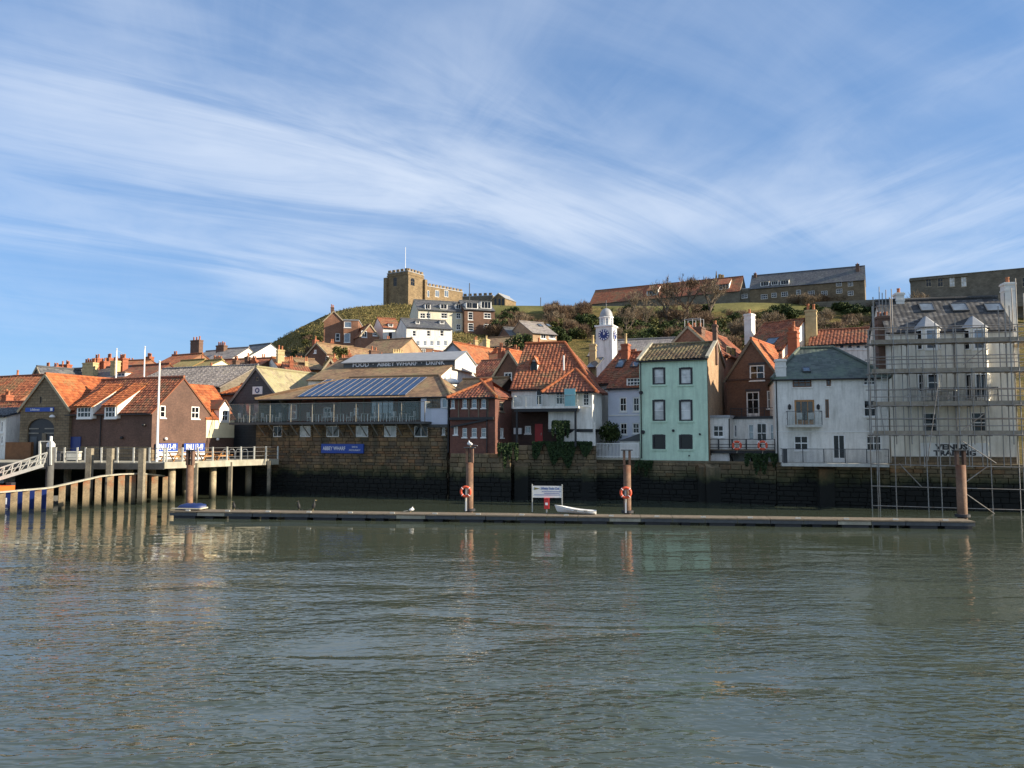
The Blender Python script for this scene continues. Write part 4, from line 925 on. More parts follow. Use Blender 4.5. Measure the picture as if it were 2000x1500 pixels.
tag(m.prism(pr, (0, .35, 0)).build('garden_wall', 'white'), 'peeling white garden wall with sloping top above the ivy', 'wall')
# --- white houses left of the green one
H = House('white_cottage', 'narrow plain white house between pantile house and sash windows', 'house', (1161, 67.8), (1192, 66.8), 9, 2.6, (1177, 747), (1190, 689), 'x', 'white', 'pantile', True); H.skylight(1153, 701, 1172, 719); H.pipe(1190, 752, 850); H.done()
H = House('sash_house', 'white sash windowed house with long dormer beside the green house', 'house', (1188, 65.3), (1253, 63.9), 9.4, 2.6, (1219, 755), (1225, 690), 'x', 'lilac', 'pantile', True)
for x0, x1, y0, y1 in ((1210, 1224, 776, 804), (1236, 1249, 776, 804), (1211, 1225, 826, 849), (1235, 1249, 826, 847)): H.win(x0, y0, x1, y1, cols=2, rows=2)
H.panel('string_course', 'white_clean', 1189, 810, 1252, 812, d1=.06); H.dormer(1223, 1252, 738, 754, 'flat', cols=4, rows=2); H.skylight(1206, 704, 1220, 719); H.skylight(1233, 708, 1248, 718)
H.chim(1213, 1226, 672, 3.6, .7, mat='brick_orange' if False else 'chim_red', pots=1, pot='pot_buff', ph=.9); H.done()
# --- green house
H = House('green_house', 'mint green three storey house with black window surrounds and mossy roof', 'house', (1250, 62.6), (1383, 60.4), 8.6, 2.9, (1316, 701), (1335, 672), 'x', 'mint', 'pantile_moss', True, cap='pantile_moss')
for x0, x1 in ((1275, 1299), (1327, 1352)):
    for y0, y1, pn in ((718, 751, 'glass_blind_reflect'), (781, 822, 'glass_blind_reflect'), (849, 877, 'glass')):  # upper two rows: whitish sky reflection put into the pane colour
        a, b_, z0, z1 = H.rect('F', x0, y0, x1, y1); H.holes['F'].append((a, b_, z0, z1)); T = H.T('F', (a+b_)/2, (z0+z1)/2); w, h = b_-a, z1-z0
        m = MB(T); f = .13
        for q in ((-w/2-.03, -w/2+f, -h/2, h/2), (w/2-f, w/2+.03, -h/2, h/2), (-w/2+f, w/2-f, h/2-f, h/2+.03), (-w/2+f, w/2-f, -h/2, -h/2+f*.8)): m.box(q[0], q[1], -.09, .02, q[2], q[3])
        o = m.build('window', 'dark_frame', H.root); MB(T).box(-w/2+.1, w/2-.1, -.11, -.08, -h/2+.08, h/2-.1).build('pane', pn, o)
        if y0 < 840:
            m = MB(T); m.box(-w/2+f, w/2-f, -.075, -.06, -.02, .02); m.build('sash_bar', 'white_clean', o)
        MB(T).box(-w/2-.12, w/2+.12, -.02, .08, -h/2-.14, -h/2-.005).build('sill', 'mint', o)
for px, py, r in ((1252, 767, .16), (1256, 844, .16), (1315, 841, .11), (1367, 848, .08), (1346, 890, .06)):
    q = H.hit(px, py, 'y', -.03); MB().tube((q.x, .02, q.z), (q.x, -.1, q.z), r, n=12).build('vent', 'black', H.root)
MB(H.T('R', 0, 0)).poly([(.0, .04, 2.9), (8.6, .04, 2.9), (8.6, .04, H.ze-.03), (4.3, .04, H.zr-.05), (0, .04, H.ze-.03)], [(0, 2.9), (8.6, 2.9), (8.6, H.ze), (4.3, H.zr), (0, H.ze)]).build('side_wall', 'brick_sand', H.root)
m = MB()
for x in (-.05, H.W+.05):
    m.bar((x, -.25, H.ze+.02), (x, 4.3, H.zr+.2), .28, .16); m.bar((x, 4.3, H.zr+.2), (x, 8.8, H.ze), .28, .16)
m.build('verge_coping', 'concrete', H.root); H.chim(1391, 1399, 634, 3.9, .8, mat='chim_brown', pots=1, ph=.4); H.pipe(1251, 705, 895, t=-.1); H.done()
H = House('brick_rear_house', 'brick house behind the green one with caged chimney pots and red roof', 'house', (1292, 74), (1404, 71), 12, 2.6, (1360, 690), (1372, 634), 'f', 'brick_orange', 'pantile', True)
c = H.chim(1335, 1370, 641, .4, 1.0, zb=9, mat='chim_brown', pots=3, ph=.5); a = H.hit(1337, 641, 'y', .4); b_ = H.hit(1368, 641, 'y', .4); m = MB()
for y in (.45, 1.35):
    for x in (a.x, (a.x+b_.x)/2, b_.x): m.bar((x, y, a.z), (x, y, a.z+.85), .05)
    m.bar((a.x, y, a.z+.85), (b_.x, y, a.z+.85), .05)
m.build('pot_cage', 'galv', c); H.win(1420, 678, 1438, 694, 'R', cols=2, rows=1, frame='wood'); H.done()
# --- brick gable house with decks
H = House('brick_gable_house', 'brown brick gable house with white sash window and french doors', 'house', (1421, 66.6), (1523, 64.2), 10, 2.6, (1472, 735), (1474, 661), 'f', 'brick_brown', 'pantile_orange', True, gutter='wood')
H.win(1464, 713, 1493, 743, cols=2, rows=2, fw=.1); H.panel('lintel', 'ink', 1462, 708, 1495, 712.5, d1=.04)
H.win(1458, 765, 1483, 813, cols=2, rows=3, door=True, name='door', sill=False, fw=.1); H.panel('lintel', 'ink', 1456, 760, 1485, 764.5, d1=.04); H.win(1498, 763, 1512, 798, cols=1, rows=2)
H.panel('string_course', 'brick_dark', 1421, 739, 1523, 742, d1=.08)
H.done()
L2 = House('white_lower_storey', 'white lower storey with french doors and iron railed roof terrace', 'annexe', (1424, 62.4), (1517, 60.4), 3.6, 2.8, (1470, 818), None, 'flat', 'white', 'black')
for x0, x1, y0, y1, k in ((1433, 1440, 829, 855, 0), (1461, 1473, 828, 860, 0), (1477, 1498, 826, 866, 1), (1503, 1514, 828, 860, 0)):
    L2.win(x0, y0, x1, y1, cols=2 if k else 1, rows=2, sill=False, pane='glass' if k else 'glass_sky', door=bool(k), name='door' if k else 'window')
L2.balcony_rail(1427, 1516, 797, 815, -.05, 'black', 5, 2, balusters=14, back=3.4); L2.done()
L1 = House('white_annexe', 'small white annexe between green house and decks with four pane window', 'annexe', (1383, 61.2), (1424, 60.5), 2.4, 2.8, (1402, 816), None, 'flat', 'white', 'lead'); L1.win(1392, 830, 1414, 854, cols=2, rows=2, fw=.1); L1.pipe(1424, 818, 875); L1.done()
H = L2; dk = thing('timber_deck', 'dark timber deck with rails over the quay wall beside the green house', 'deck', (H.A.x, H.A.y, 0), H.ang); TD = -2.3
ax, bx = H.hit(1377, 880, 'y', TD).x, H.hit(1514, 880, 'y', TD).x; zd = H.hit(1445, 878, 'y', TD).z; zt = H.hit(1445, 858, 'y', TD).z
for i in range(8): MB().box(ax, bx, TD+i*.3, TD+.28+i*.3, zd-.08, zd).build('plank', 'wood', dk)
MB().box(ax, bx, TD+.04, TD+.14, zd-.3, zd-.085).build('beam', 'black', dk)
for i in range(6): x = ax+(bx-ax)*i/5; MB().box(x-.05, x+.05, TD-.02, TD+.08, zd, zt).build('post', 'black', dk)
for z in (zt, zd+(zt-zd)*.5, zd+.15): MB().bar((ax, TD+.03, z), (bx, TD+.03, z), .05).build('rail', 'black', dk)
for i in range(4): x = ax+.4+(bx-ax-.8)*i/3; MB().bar((x, TD+.1, zd-.3), (x, TD+1.7, 2.3), .1).build('brace', 'black', dk)
# --- white house with slate hip
H = House('slate_roof_house', 'white house with green-grey slate hip roof, brown doors and two balconies', 'house', (1515, 57.6), (1737, 55.5), 9.5, 2.85, (1625, 736), (1640, 679), 'x', 'white', 'slate_green', hips=(2.2, 3.0))
for x0, y0, x1, y1, c, r_, fr in ((1548, 739, 1585, 756, 3, 2, 'wood_brown'), (1614, 738, 1623, 754, 1, 1, 'wood_brown'), (1686, 738, 1711, 752, 3, 2, 'white_clean'), (1612, 780, 1619, 816, 1, 1, 'wood_brown'), (1687, 781, 1711, 814, 2, 2, 'white_clean'), (1551, 851, 1579, 880, 2, 2, 'white_clean'), (1692, 851, 1722, 881, 2, 2, 'white_clean')):
    H.win(x0, y0, x1, y1, cols=c, rows=r_, frame=fr, pane='glass_warm' if fr != 'white_clean' else 'glass', sill='white', fw=.08)
H.win(1552, 781, 1591, 829, cols=3, rows=1, frame='wood_orange', pane='glass_warm', sill=False, door=True, name='door', fw=.12); H.win(1626, 848, 1652, 902, cols=2, rows=1, sill=False, door=True, name='door', fw=.11)
H.panel('string_course', 'white_clean', 1516, 842, 1736, 844, d1=.04)
for px in (1542, 1598):
    q = H.hit(px, 795, 'y', -.1); MB().lathe((q.x, -.15, q.z-.2), [(.03, 0), (.11, .08), (.12, .3), (.03, .42)], 8).build('wall_lamp', 'black', H.root)
zb = H.hit(1570, 831, 'y', -1.0).z; ax, bx = H.hit(1538, 831, 'y', -1).x, H.hit(1606, 831, 'y', -1).x; MB().box(ax, bx, -1, 0, zb-.12, zb+.05).build('balcony_slab', 'galv', H.root); H.balcony_rail(1538, 1606, 803, 830, -.97, 'steel_dark', 3, 0, 'clear_glass', balusters=24)
for sx in (.9, 1.7):
    m = MB(); x = ax+sx; m.box(x-.2, x+.2, -.7, -.3, zb+.45, zb+.5); m.box(x-.2, x+.2, -.32, -.28, zb+.5, zb+.95)
    for a in (-.18, .18):
        for y in (-.68, -.32): m.box(x+a-.02, x+a+.02, y-.02, y+.02, zb+.05, zb+.45)
    c, s_ = math.cos(H.ang), math.sin(H.ang); m.T = None; o = m.build('balcony_chair', 'galv'); o.location = (H.A.x, H.A.y, 0); o.rotation_euler = (0, 0, H.ang); tag(o, ('left' if sx < 1 else 'right')+' slatted chair on small balcony of the slate roofed house', 'chair', 'balcony chairs')
zb = H.hit(1630, 906, 'y', -1.5).z; ax, bx = H.hit(1527, 906, 'y', -1.5).x, H.hit(1737, 906, 'y', -1.5).x; MB().box(ax, bx, -1.5, 0, zb-.2, zb+.02).build('terrace_slab', 'galv', H.root); H.balcony_rail(1528, 1736, 877, 904, -1.45, 'steel_dark', 6, 0, None, balusters=90)
H.panel('screen', 'steel_dark', 1527, 876, 1535, 904, d0=1.3, d1=1.36); H.skylight(1567, 719, 1583, 728); H.pipe(1516, 742, 905)
H.chim(1514, 1535, 702, .2, .8, zb=9, mat='chim_white', pots=1); H.done()
# --- scaffolded house
E = House('scaffolded_house', 'tall cream white house with patchy slate roof behind scaffolding', 'house', (1741, 55.3), (1986, 53.7), 5.2, 2.9, (1863, 641), (1863, 584), 'x', 'cream_white', 'slate_patchy', verge=.15)
for x0, x1 in ((1791, 1838), (1883, 1931)):      # two tall canted bays
    a, b_, z0, z1 = E.rect('F', x0, 642, x1, 783); cw = .35
    m = MB(); m.prism([(a, 0, z0), (a+cw, -.65, z0), (b_-cw, -.65, z0), (b_, 0, z0)], (0, 0, z1-z0)); bo = m.build('bay', 'cream_white', E.root)
    m = MB(); c = (a+b_)/2; zt = z1+.02
    for p, q in (((a-.15, -.1), (a+cw, -.8)), ((a+cw, -.8), (b_-cw, -.8)), ((b_-cw, -.8), (b_+.15, -.1))): m.poly([(p[0], p[1], zt), (q[0], q[1], zt), (c, .3, zt+.95)])
    m.poly([(b_+.15, -.1, zt), (c, 2.6, zt+.95), (c, .3, zt+.95)]); m.poly([(c, 2.6, zt+.95), (a-.15, -.1, zt), (c, .3, zt+.95)]); m.build('bay_roof', 'lead', bo)
    for (y0, y1, dr) in ((645, 684, 0), (731, 779 if x0 > 1850 else 766, 1 if x0 > 1850 else 0)):
        zz0, zz1 = E.rect('F', x0, y0, x1, y1)[2:]; w = (b_-a-2*cw)*.86
        pane_set(bo, lambda p: (c+p[0], -.66-p[1], (zz0+zz1)/2+p[2]), w, zz1-zz0, 2 if dr else 1, 1 if dr else 2, sill=not dr, dep=0, fw=.09, name='door' if dr else 'window', pane='glass_sky' if y0 < 700 else 'glass')
        for sx in (-1, 1):
            ex = Vector((cw, sx*-.65 if False else -.65, 0)); th = math.atan2(.65, cw)
            px_, py_ = (a+cw/2, -.325) if sx < 0 else (b_-cw/2, -.325)
            pane_set(bo, (lambda p, px_=px_, py_=py_, sx=sx: (px_+p[0]*math.cos(th)+sx*p[1]*math.sin(th), py_+sx*p[0]*math.sin(th)-p[1]*math.cos(th), (zz0+zz1)/2+p[2])), .5, zz1-zz0, 1, 2, sill=False, dep=-.015, fw=.07)
for x0, x1, y0, y1 in ((1803, 1831, 806, 851), (1897, 1927, 805, 846)): E.win(x0, y0, x1, y1, cols=1, rows=2, fw=.08, sill='white')
zb = E.hit(1863, 785, 'y', -1.5).z; ax, bx = E.hit(1778, 785, 'y', -1.5).x, E.hit(1951, 785, 'y', -1.5).x; MB().box(ax, bx, -1.5, 0, zb-.1, zb+.05).build('balcony_slab', 'concrete_dark', E.root)
E.balcony_rail(1779, 1950, 757, 783, -1.45, 'steel_dark', 5, 1, None, balusters=60)
m = MB(); a = E.hit(1852, 770, 'y', -.9); m.lathe((a.x, -.9, zb+.06), [(.04, 0), (.04, .7), (.55, .72), (.55, .76)], 14); o = m.build('balcony_table', 'galv'); o.location = (E.A.x, E.A.y, 0); o.rotation_euler = (0, 0, E.ang); tag(o, 'round table on the balcony behind the scaffolding', 'table')
s_ = E.panel('sign_panel', 'white_clean', 1798, 865, 1930, 891, d1=.04); a, b_, z0, z1 = E.rect('F', 1824, 867, 1905, 890)
text_mesh('lettering', 'VENUS', .5, 'ink', s_, Matrix.Translation(((a+b_)/2-.2, -.05, z0+(z1-z0)*.72)) @ RX, .012, .022, 1.35); text_mesh('lettering', 'TRADING', .5, 'ink', s_, Matrix.Translation(((a+b_)/2, -.05, z0+(z1-z0)*.2)) @ RX, .012, .022, 1.25)
E.panel('stone_base', 'stone_wall', 1742, 892, 1985, 925, d1=.1); E.pipe(1862, 645, 880)
for x0, x1 in ((1795, 1824), (1857, 1890), (1923, 1958)): E.skylight(x0, 594, x1, 609, 'glass_sky')
E.chim(1750, 1766, 572, 2.3, .8, mat='chim_white', pots=1); E.chim(1962, 1983, 552, 2.3, .8, mat='chim_white', pots=1, zb=10); E.chim(1714, 1741, 618, .8, 1.2, mat='chim_brown', pots=2, zb=6)
E.done()
# ================================================================ TOWN BEHIND
def hs(name, label, a, b, depth, eave, ridge, kind='x', wall='brick_orange', roof='pantile_far', wins=(), chims=(), hips=(0, 0), rf=.5, drop=9, sky=(), dorm=(), rw=(), cat='house', **k):
    """town house: wins are front windows (x0,y0,x1,y1[,cols,rows,pane]); chims (x0,x1,ytop,depth,mat,pots,pot)"""
    Ym = (a[1]+b[1])/2; ez = P((a[0]+b[0])/2, eave if not isinstance(eave, tuple) else eave[1], Ym).z
    H = House(name, label, cat, a, b, depth, ez-drop, eave, ridge, kind, wall, roof, Ym < 84, hips, rf, gutter=k.pop('gutter', True), **k)
    for w in wins: H.win(*w[:4], cols=w[4] if len(w) > 4 else 1, rows=w[5] if len(w) > 5 else 2, pane=w[6] if len(w) > 6 else 'glass', fw=.12)
    for w in rw: H.win(*w[:4], 'R', cols=1, rows=2, fw=.1)
    for c in chims: H.chim(c[0], c[1], c[2], c[3], .8, mat=c[4] if len(c) > 4 else 'chim_red', pots=c[5] if len(c) > 5 else 2, pot=c[6] if len(c) > 6 else 'pot', zb=H.ze-1.5 if len(c) < 8 else H.ze+c[7], ph=.55)
    for q in sky: H.skylight(*q)
    for q in dorm: H.dormer(*q[:4], q[4] if len(q) > 4 else 'flat', cols=q[5] if len(q) > 5 else 2, rows=1)
    return H.done()
# just behind the front row
hs('brick_gable', 'dark brick gable with white window left of the broad pantile roof', (957, 75), (1032, 73), 10, (994, 742), (991, 684), 'f', 'brick_brown', 'pantile_orange', [(984, 727, 1000, 749, 2, 2)])
hs('dark_roof_house', 'house with long dark red roof between white gable and brick gable', (900, 79), (975, 77), 9, 752, (935, 706), 'x', 'brick_brown', 'pantile_dark')
hs('grey_gable_house', 'grey rendered gable house with bright orange roof behind the wharf hall', (844, 95), (924, 92), 15, (884, 708), (887, 668), 'f', 'grey_render', 'pantile_far_orange', gutter='wood')
hs('orange_roof_cottage', 'cottage with small orange roof and cream gable right of grey gable', (930, 96), (978, 94), 8, (954, 712), (960, 684), 'x', 'cream_pale', 'pantile_far', chims=[(962, 970, 688, 3, 'chim_red', 2), (943, 950, 663, 5, 'chim_yellow', 1, 'pot_buff')])
hs('red_roof_skylight_house', 'red roofed house with one skylight and cream chimney above the brick gable', (1452, 74), (1532, 71), 9, (1490, 684), (1500, 632), 'x', 'white', 'pantile_far', sky=[(1497, 662, 1517, 674)], chims=[(1453, 1467, 614, 4.0, 'chim_white', 1, 'pot', 1.2), (1540, 1553, 640, 1.0, 'chim_red', 1)])
hs('window_strip_house', 'orange pantile house with a row of small windows under its eave', (1584, 71.5), (1716, 69), 9, (1650, 671), (1650, 644), 'x', 'white', 'pantile', [(1622+i*16, 672, 1634+i*16, 682, 1, 1) for i in range(5)], [(1572, 1594, 606, 2.5, 'chim_yellow', 2)], drop=7)
hs('chimney_gable_house', 'small brick gable with stout chimney left of white slate roofed house', (1520, 66), (1560, 65), 8, (1540, 712), (1545, 690), 'x', 'brick_brown', 'pantile_far', chims=[(1538, 1556, 648, .8, 'chim_red', 1)])
hs('slate_long_house', 'long grey slate roof behind the clock tower', (1150, 92), (1345, 88), 8, (1250, 690), (1255, 663), 'x', 'stone_grey', 'slate_light')
hs('scaffold_rear_house', 'low brick house with slate roof behind the left scaffold poles', (1700, 64), (1748, 63), 7, (1724, 712), (1724, 690), 'x', 'brick_brown', 'slate', chims=[])
# clock tower
tp = ground(1186, 86); C = thing('clock_tower', 'white clock tower with blue dial and domed cupola', 'clock tower', (tp.x, tp.y, 0), R(-24))
sc = 86/1500; z1 = P(1186, 640, 86).z; w = 16.5*sc
m = MB(); m.box(-w, w, -w, w, 6, z1); m.build('shaft', 'white', C); MB().box(-w-.12, w+.12, -w-.12, w+.12, z1, z1+.18).build('cornice', 'white_clean', C)
ow = 13*sc; z2 = P(1186, 620, 86).z
m = MB(); m.lathe((0, 0, z1+.18), [(ow, 0), (ow, z2-z1-.3), (ow+.12, z2-z1-.28), (ow+.12, z2-z1-.16)], 8); m.build('belfry', 'white_clean', C)
for k in range(8):
    a = (k+.5)*math.pi/4; r = ow*math.cos(math.pi/8)
    T = lambda p, a=a: ((r+.01)*math.cos(a)-p[0]*math.sin(a)+p[1]*math.cos(a), (r+.01)*math.sin(a)+p[0]*math.cos(a)+p[1]*math.sin(a), (z1+z2)/2+.05+p[2])
    pane_set(C, T, .42, .95, 1, 5, arch=True, sill=False, dep=0, pane='glass_sky', name='louvre')
dome = [(ow*math.cos(t*R(9))**.9 if t < 10 else .03, (P(1186, 602, 86).z-z2)*math.sin(t*R(9))) for t in range(11)]
MB().lathe((0, 0, z2-.02), dome, 16).build('dome', 'lead', C, True)
zt = P(1186, 602, 86).z; m = MB(); m.tube((0, 0, zt-.05), (0, 0, zt+.9), .05); m.bar((-.45, 0, zt+.6), (.45, 0, zt+.6), .04); m.bar((0, -.3, zt+.45), (0, .3, zt+.45), .04); m.build('weather_vane', 'steel_dark', C)
zc = P(1183, 656, 86).z; r = 10.8*sc
for rot in (0, math.pi/2):
    ca, sa = math.cos(rot), math.sin(rot); T = lambda p: (p[0]*ca+(w+p[1])*sa*1.0, -(w+p[1])*ca+p[0]*sa, zc+p[2])
    disc = [(r*math.cos(k*R(15)), .03, r*math.sin(k*R(15))) for k in range(24)]
    d_ = MB(T).prism(disc, (0, .05, 0)).build('dial', 'navy', C)
    for k in range(12):
        a = k*R(30); MB(T).prism([(x*math.cos(a)-z*math.sin(a), .082, x*math.sin(a)+z*math.cos(a)) for x, z in ((r*.68, -.05), (r*.95, -.07), (r*.95, .07), (r*.68, .05))], (0, .015, 0)).build('numeral', 'letter', d_)
    for a, l in ((R(60), .5), (R(95), .75)): MB(T).prism([(x*math.cos(a)-z*math.sin(a), .085, x*math.sin(a)+z*math.cos(a)) for x, z in ((0, -.05), (r*l, -.03), (r*l, .03), (0, .05))], (0, .015, 0)).build('hand', 'letter', d_)
# left-hand town skyline
hs('orange_end_house', 'orange brick house end with red roof at far left edge', (-90, 84), (22, 80), 9, (-30, 790), (0, 737), 'x', 'brick_orange', 'pantile_far', drop=10)
hs('red_gable_cottage', 'red pantile cottage in front of orange house at left edge', (-60, 77), (30, 74.5), 6, (-10, 825), (10, 786), 'x', 'brick_orange', 'pantile', chims=[(3, 12, 772, 3, 'chim_red', 2)])
hs('white_left_cottage', 'white cottage with blue windows cut by left picture edge', (-80, 70), (11, 68.5), 5, (-20, 812), (-20, 800), 'x', 'white', 'slate', [(0, 822, 6, 845), (0, 850, 6, 868)], drop=6)
hs('orange_gable_house', 'little orange gable behind the stone boathouse, left side', (28, 88), (60, 86), 9, (44, 770), (45, 738), 'f', 'brick_orange', 'pantile_far_orange', chims=[(24, 31, 733, 2, 'chim_red', 1)])
hs('grey_slate_gable', 'grey stone gable house with slate roof above the boathouse', (53, 96), (82, 95), 16, (68, 745), (66, 716), 'f', 'stone_grey', 'slate', chims=[(100, 109, 716, 6, 'chim_red', 2), (113, 122, 712, 9, 'chim_red', 1)])
hs('slate_terrace', 'dark slate roofed terrace with big many-potted stone chimney', (110, 100), (200, 97), 9, (155, 745), (155, 720), 'x', 'stone_grey', 'slate', chims=[(161, 182, 709, 1.2, 'chim_yellow', 5), (181, 190, 700, 3.5, 'chim_red', 2), (193, 203, 706, 4, 'chim_red', 2)], sky=[(140, 731, 147, 736)])
hs('red_dormer_house', 'dark red roofed house with dormer left of the grey slate hall', (190, 92), (262, 89), 9, (226, 748), (230, 717), 'x', 'brick_brown', 'pantile_far', dorm=[(228, 244, 728, 736)], chims=[(216, 225, 705, 5, 'chim_yellow', 2), (229, 240, 700, 6, 'chim_red', 3)])
hs('grey_slate_hall', 'long light grey slate roof with dark gable behind lifeboat station', (236, 83), (428, 78), 11, (330, 757), (345, 720), 'x', 'stone_grey', 'slate_light', hips=(0, 0))
hs('row_chimney_house', 'orange brick house with a row of pots along its ridge', (275, 112), (334, 109), 10, (305, 722), (305, 697), 'x', 'brick_orange', 'pantile_far_orange', chims=[(246, 257, 706, 5, 'chim_red', 2), (284, 292, 697, 4.6, 'chim_red', 3)])
hs('mossy_roof_house', 'house with mossy golden brown roof above the slate hall', (300, 100), (346, 98), 8, (324, 728), (324, 707), 'x', 'brick_orange', 'pantile_far_moss'); hs('mossy_cream_cottage', 'cream cottage with mossy roof beside the larger mossy roof', (347, 99), (384, 97), 7, (366, 724), (364, 708), 'x', 'cream', 'pantile_far_moss')
hs('yellow_chimney_house', 'pale yellow house with tall brown chimney against the sky', (354, 122), (392, 120), 9, (372, 706), (380, 688), 'x', 'cream', 'slate_light', chims=[(372, 389, 665, 2, 'chim_brown', 3)])
hs('slate_middle_house', 'slate roofed house with many-potted chimney between yellow and white houses', (390, 118), (440, 116), 9, (414, 706), (414, 683), 'x', 'white', 'slate_light', chims=[(422, 437, 675, 3.5, 'chim_brown', 4)])
hs('white_gable_skyline', 'bright white gable house with dark slate roof against the sky', (437, 122), (478, 119), 9, (458, 700), (462, 678), 'x', 'white_clean', 'slate', [(447, 701, 453, 709)])
hs('red_roof_row', 'row of dark red roofs below the white skyline gable', (380, 104), (490, 101), 8, (440, 724), (440, 703), 'x', 'brick_brown', 'pantile_far', chims=[(388, 394, 701, 2, 'chim_red', 1), (413, 430, 703, .5, 'chim_yellow', 4), (454, 461, 704, .4, 'chim_brown', 2), (478, 484, 697, 2, 'chim_brown', 1), (489, 497, 703, 2, 'chim_red', 2)])
hs('grey_gable_cottage', 'small grey gable cottage with slate roof left of timber hall', (414, 89), (444, 88), 10, (430, 748), (427, 722), 'f', 'stone_grey', 'slate_light', chims=[(404, 411, 718, 2, 'chim_red', 1)]); hs('brown_gable_cottage', 'small dark gable with red chimney beside the grey gable cottage', (446, 86), (490, 85), 8, (468, 750), (470, 733), 'x', 'brick_dark', 'slate_light', chims=[(468, 475, 728, 1, 'chim_red', 2)])
hs('orange_low_cottage', 'low orange roofed cottage between lifeboat station and timber hall', (428, 78), (462, 77), 6, (445, 768), (445, 752), 'x', 'brick_orange', 'pantile_orange', chims=[(431, 438, 748, 2, 'chim_red', 2)], drop=7)
# lower slope of the hill, left of the church
hs('yellow_stack_cottage', 'orange roofed cottage with tall yellow chimney at foot of the hill', (545, 100), (585, 101.5), 8, (565, 722), (565, 700), 'x', 'white', 'pantile_far_orange', [(556, 716, 566, 723)], [(543, 556, 683, 2, 'chim_yellow', 2), (578, 592, 703, 1, 'chim_yellow', 3)])
hs('brown_roof_cottage', 'brown roofed brick cottage right of the yellow chimney', (590, 97), (632, 98.6), 8, (611, 720), (608, 702), 'x', 'brick_sand', 'roof_brown')
hs('dark_brick_gable', 'dark brick gable house with round white window on the lower hill', (597, 112), (635, 110), 12, (616, 690), (611, 670), 'f', 'brick_brown', 'roof_brown', [(613, 683, 618, 690, 1, 1, 'glass_blind_reflect')], [(610, 615, 664, 3, 'chim_red', 1), (622, 631, 675, 3, 'chim_white', 1)], rw=[(637, 695, 642, 706)])
hs('sand_wall_cottage', 'sandy brick cottage with shrub on its garden wall', (640, 110), (690, 112), 8, (665, 702), (670, 684), 'x', 'brick_sand', 'pantile_far_moss', chims=[(655, 661, 692, 1, 'chim_yellow', 1), (680, 686, 690, 2, 'chim_red', 2)])
hs('small_roofs', 'cluster cottage with little red gable above the roof lettering', (690, 102), (735, 103.8), 8, (712, 712), (712, 698), 'x', 'brick_sand', 'pantile_far', chims=[(725, 740, 684, 1, 'chim_brown', 2), (700, 705, 700, 1, 'chim_red', 1)])
hs('pots_cottage', 'stone cottage with crowded buff chimney pots below white terrace', (738, 106), (800, 108.4), 8, (770, 712), (770, 698), 'x', 'stone_wall', 'roof_brown', chims=[(768, 790, 688, .5, 'chim_yellow', 5, 'pot_buff')])
hs('brown_long_roof', 'house with wide brown roof below the tall brick house', (695, 124), (770, 121), 10, (732, 690), (735, 665), 'x', 'brick_sand', 'roof_brown')
hs('shadow_roof_cottage', 'brown tiled cottage with white bargeboard below white terrace', (830, 104), (862, 102), 10, (846, 712), (858, 684), 'f', 'brick_brown', 'pantile_far', gutter='white_clean', chims=[(862, 868, 690, 1, 'chim_yellow', 2)])
T1 = hs('tall_brick_house', 'tall orange brick house with gable on the green hill', (629, 149), (668, 149.6), 13, (648, 626), (649, 607), 'f', 'brick_orange', 'pantile_far', [(655, 651, 664, 666)], [(646, 652, 600, 4, 'chim_brown', 2)], drop=22)
hs('brick_square_wing', 'flat topped orange brick wing joined to tall brick house', (668, 148.3), (697, 148.6), 9, (682, 626), None, 'flat', 'brick_orange', 'lead', [(672, 628, 686, 640, 1, 1, 'glass_sky'), (672, 651, 684, 669, 1, 1, 'glass_sky')], drop=18)
hs('small_brick_gable', 'small brick gable cottage with white windows on the hill', (702, 144), (738, 145.5), 9, (720, 655), (715, 632), 'f', 'brick_orange', 'pantile_far', [(706, 646, 717, 659, 2, 1), (728, 650, 737, 656, 2, 1)], drop=10)
hs('white_red_roof_cottage', 'white cottage with red roof and dark door under the church', (746, 146), (782, 147.6), 8, (764, 640), (764, 622), 'x', 'white', 'pantile_far', [(758, 648, 767, 664, 1, 1)], dorm=[(759, 768, 632, 639)], drop=11)
hs('white_terrace', 'white three storey house with slate roof and three upper windows', (792, 139), (882, 142.2), 9, (837, 640), (837, 625), 'x', 'white', 'slate', [(x, 645, x+8, 657) for x in (805, 833, 859)]+[(x, 665, x+8, 675, 1, 2, 'glass_sky') for x in (799, 812, 826, 839, 852, 866)], dorm=[(812, 820, 627, 633), (859, 868, 627, 633)], rf=.5, drop=9)
hs('brick_lower_terrace', 'orange brick lower storey with three white windows under white terrace', (794, 135.5), (845, 137.2), 3, (820, 680), None, 'flat', 'brick_orange', 'lead', [(797, 681, 806, 690, 2, 2), (810, 681, 819, 690, 2, 2), (823, 681, 832, 690, 2, 2)], drop=6)
hs('cream_terrace', 'cream rendered terrace with dark mansard roof below the church', (815, 167), (906, 170.5), 9, (860, 606), (870, 589), 'x', 'cream_pale', 'slate', [(x, y, x+w, y+11, 2, 2) for y in (611, 633) for x, w in ((806+14, 11), (832, 9), (861, 13), (891, 9))], dorm=[(830, 841, 594, 604), (860, 874, 594, 604), (890, 901, 594, 604)], drop=14)
hs('brick_terrace_end', 'red brick terrace end with wide white dormers on the hill', (906, 169), (966, 171.3), 9, (935, 605), (935, 589), 'x', 'brick_brown', 'slate', [(914, 609, 924, 625, 1, 3), (945, 611, 959, 622, 2, 2), (914, 631, 925, 646, 1, 3), (945, 633, 959, 643, 2, 2)], dorm=[(910, 934, 591, 603, 'flat', 2), (939, 960, 589, 603, 'flat', 3)], drop=14)
MB().tube(P(917, 600, 166), P(917, 553, 166), .09).build('aerial_mast', 'steel_dark')
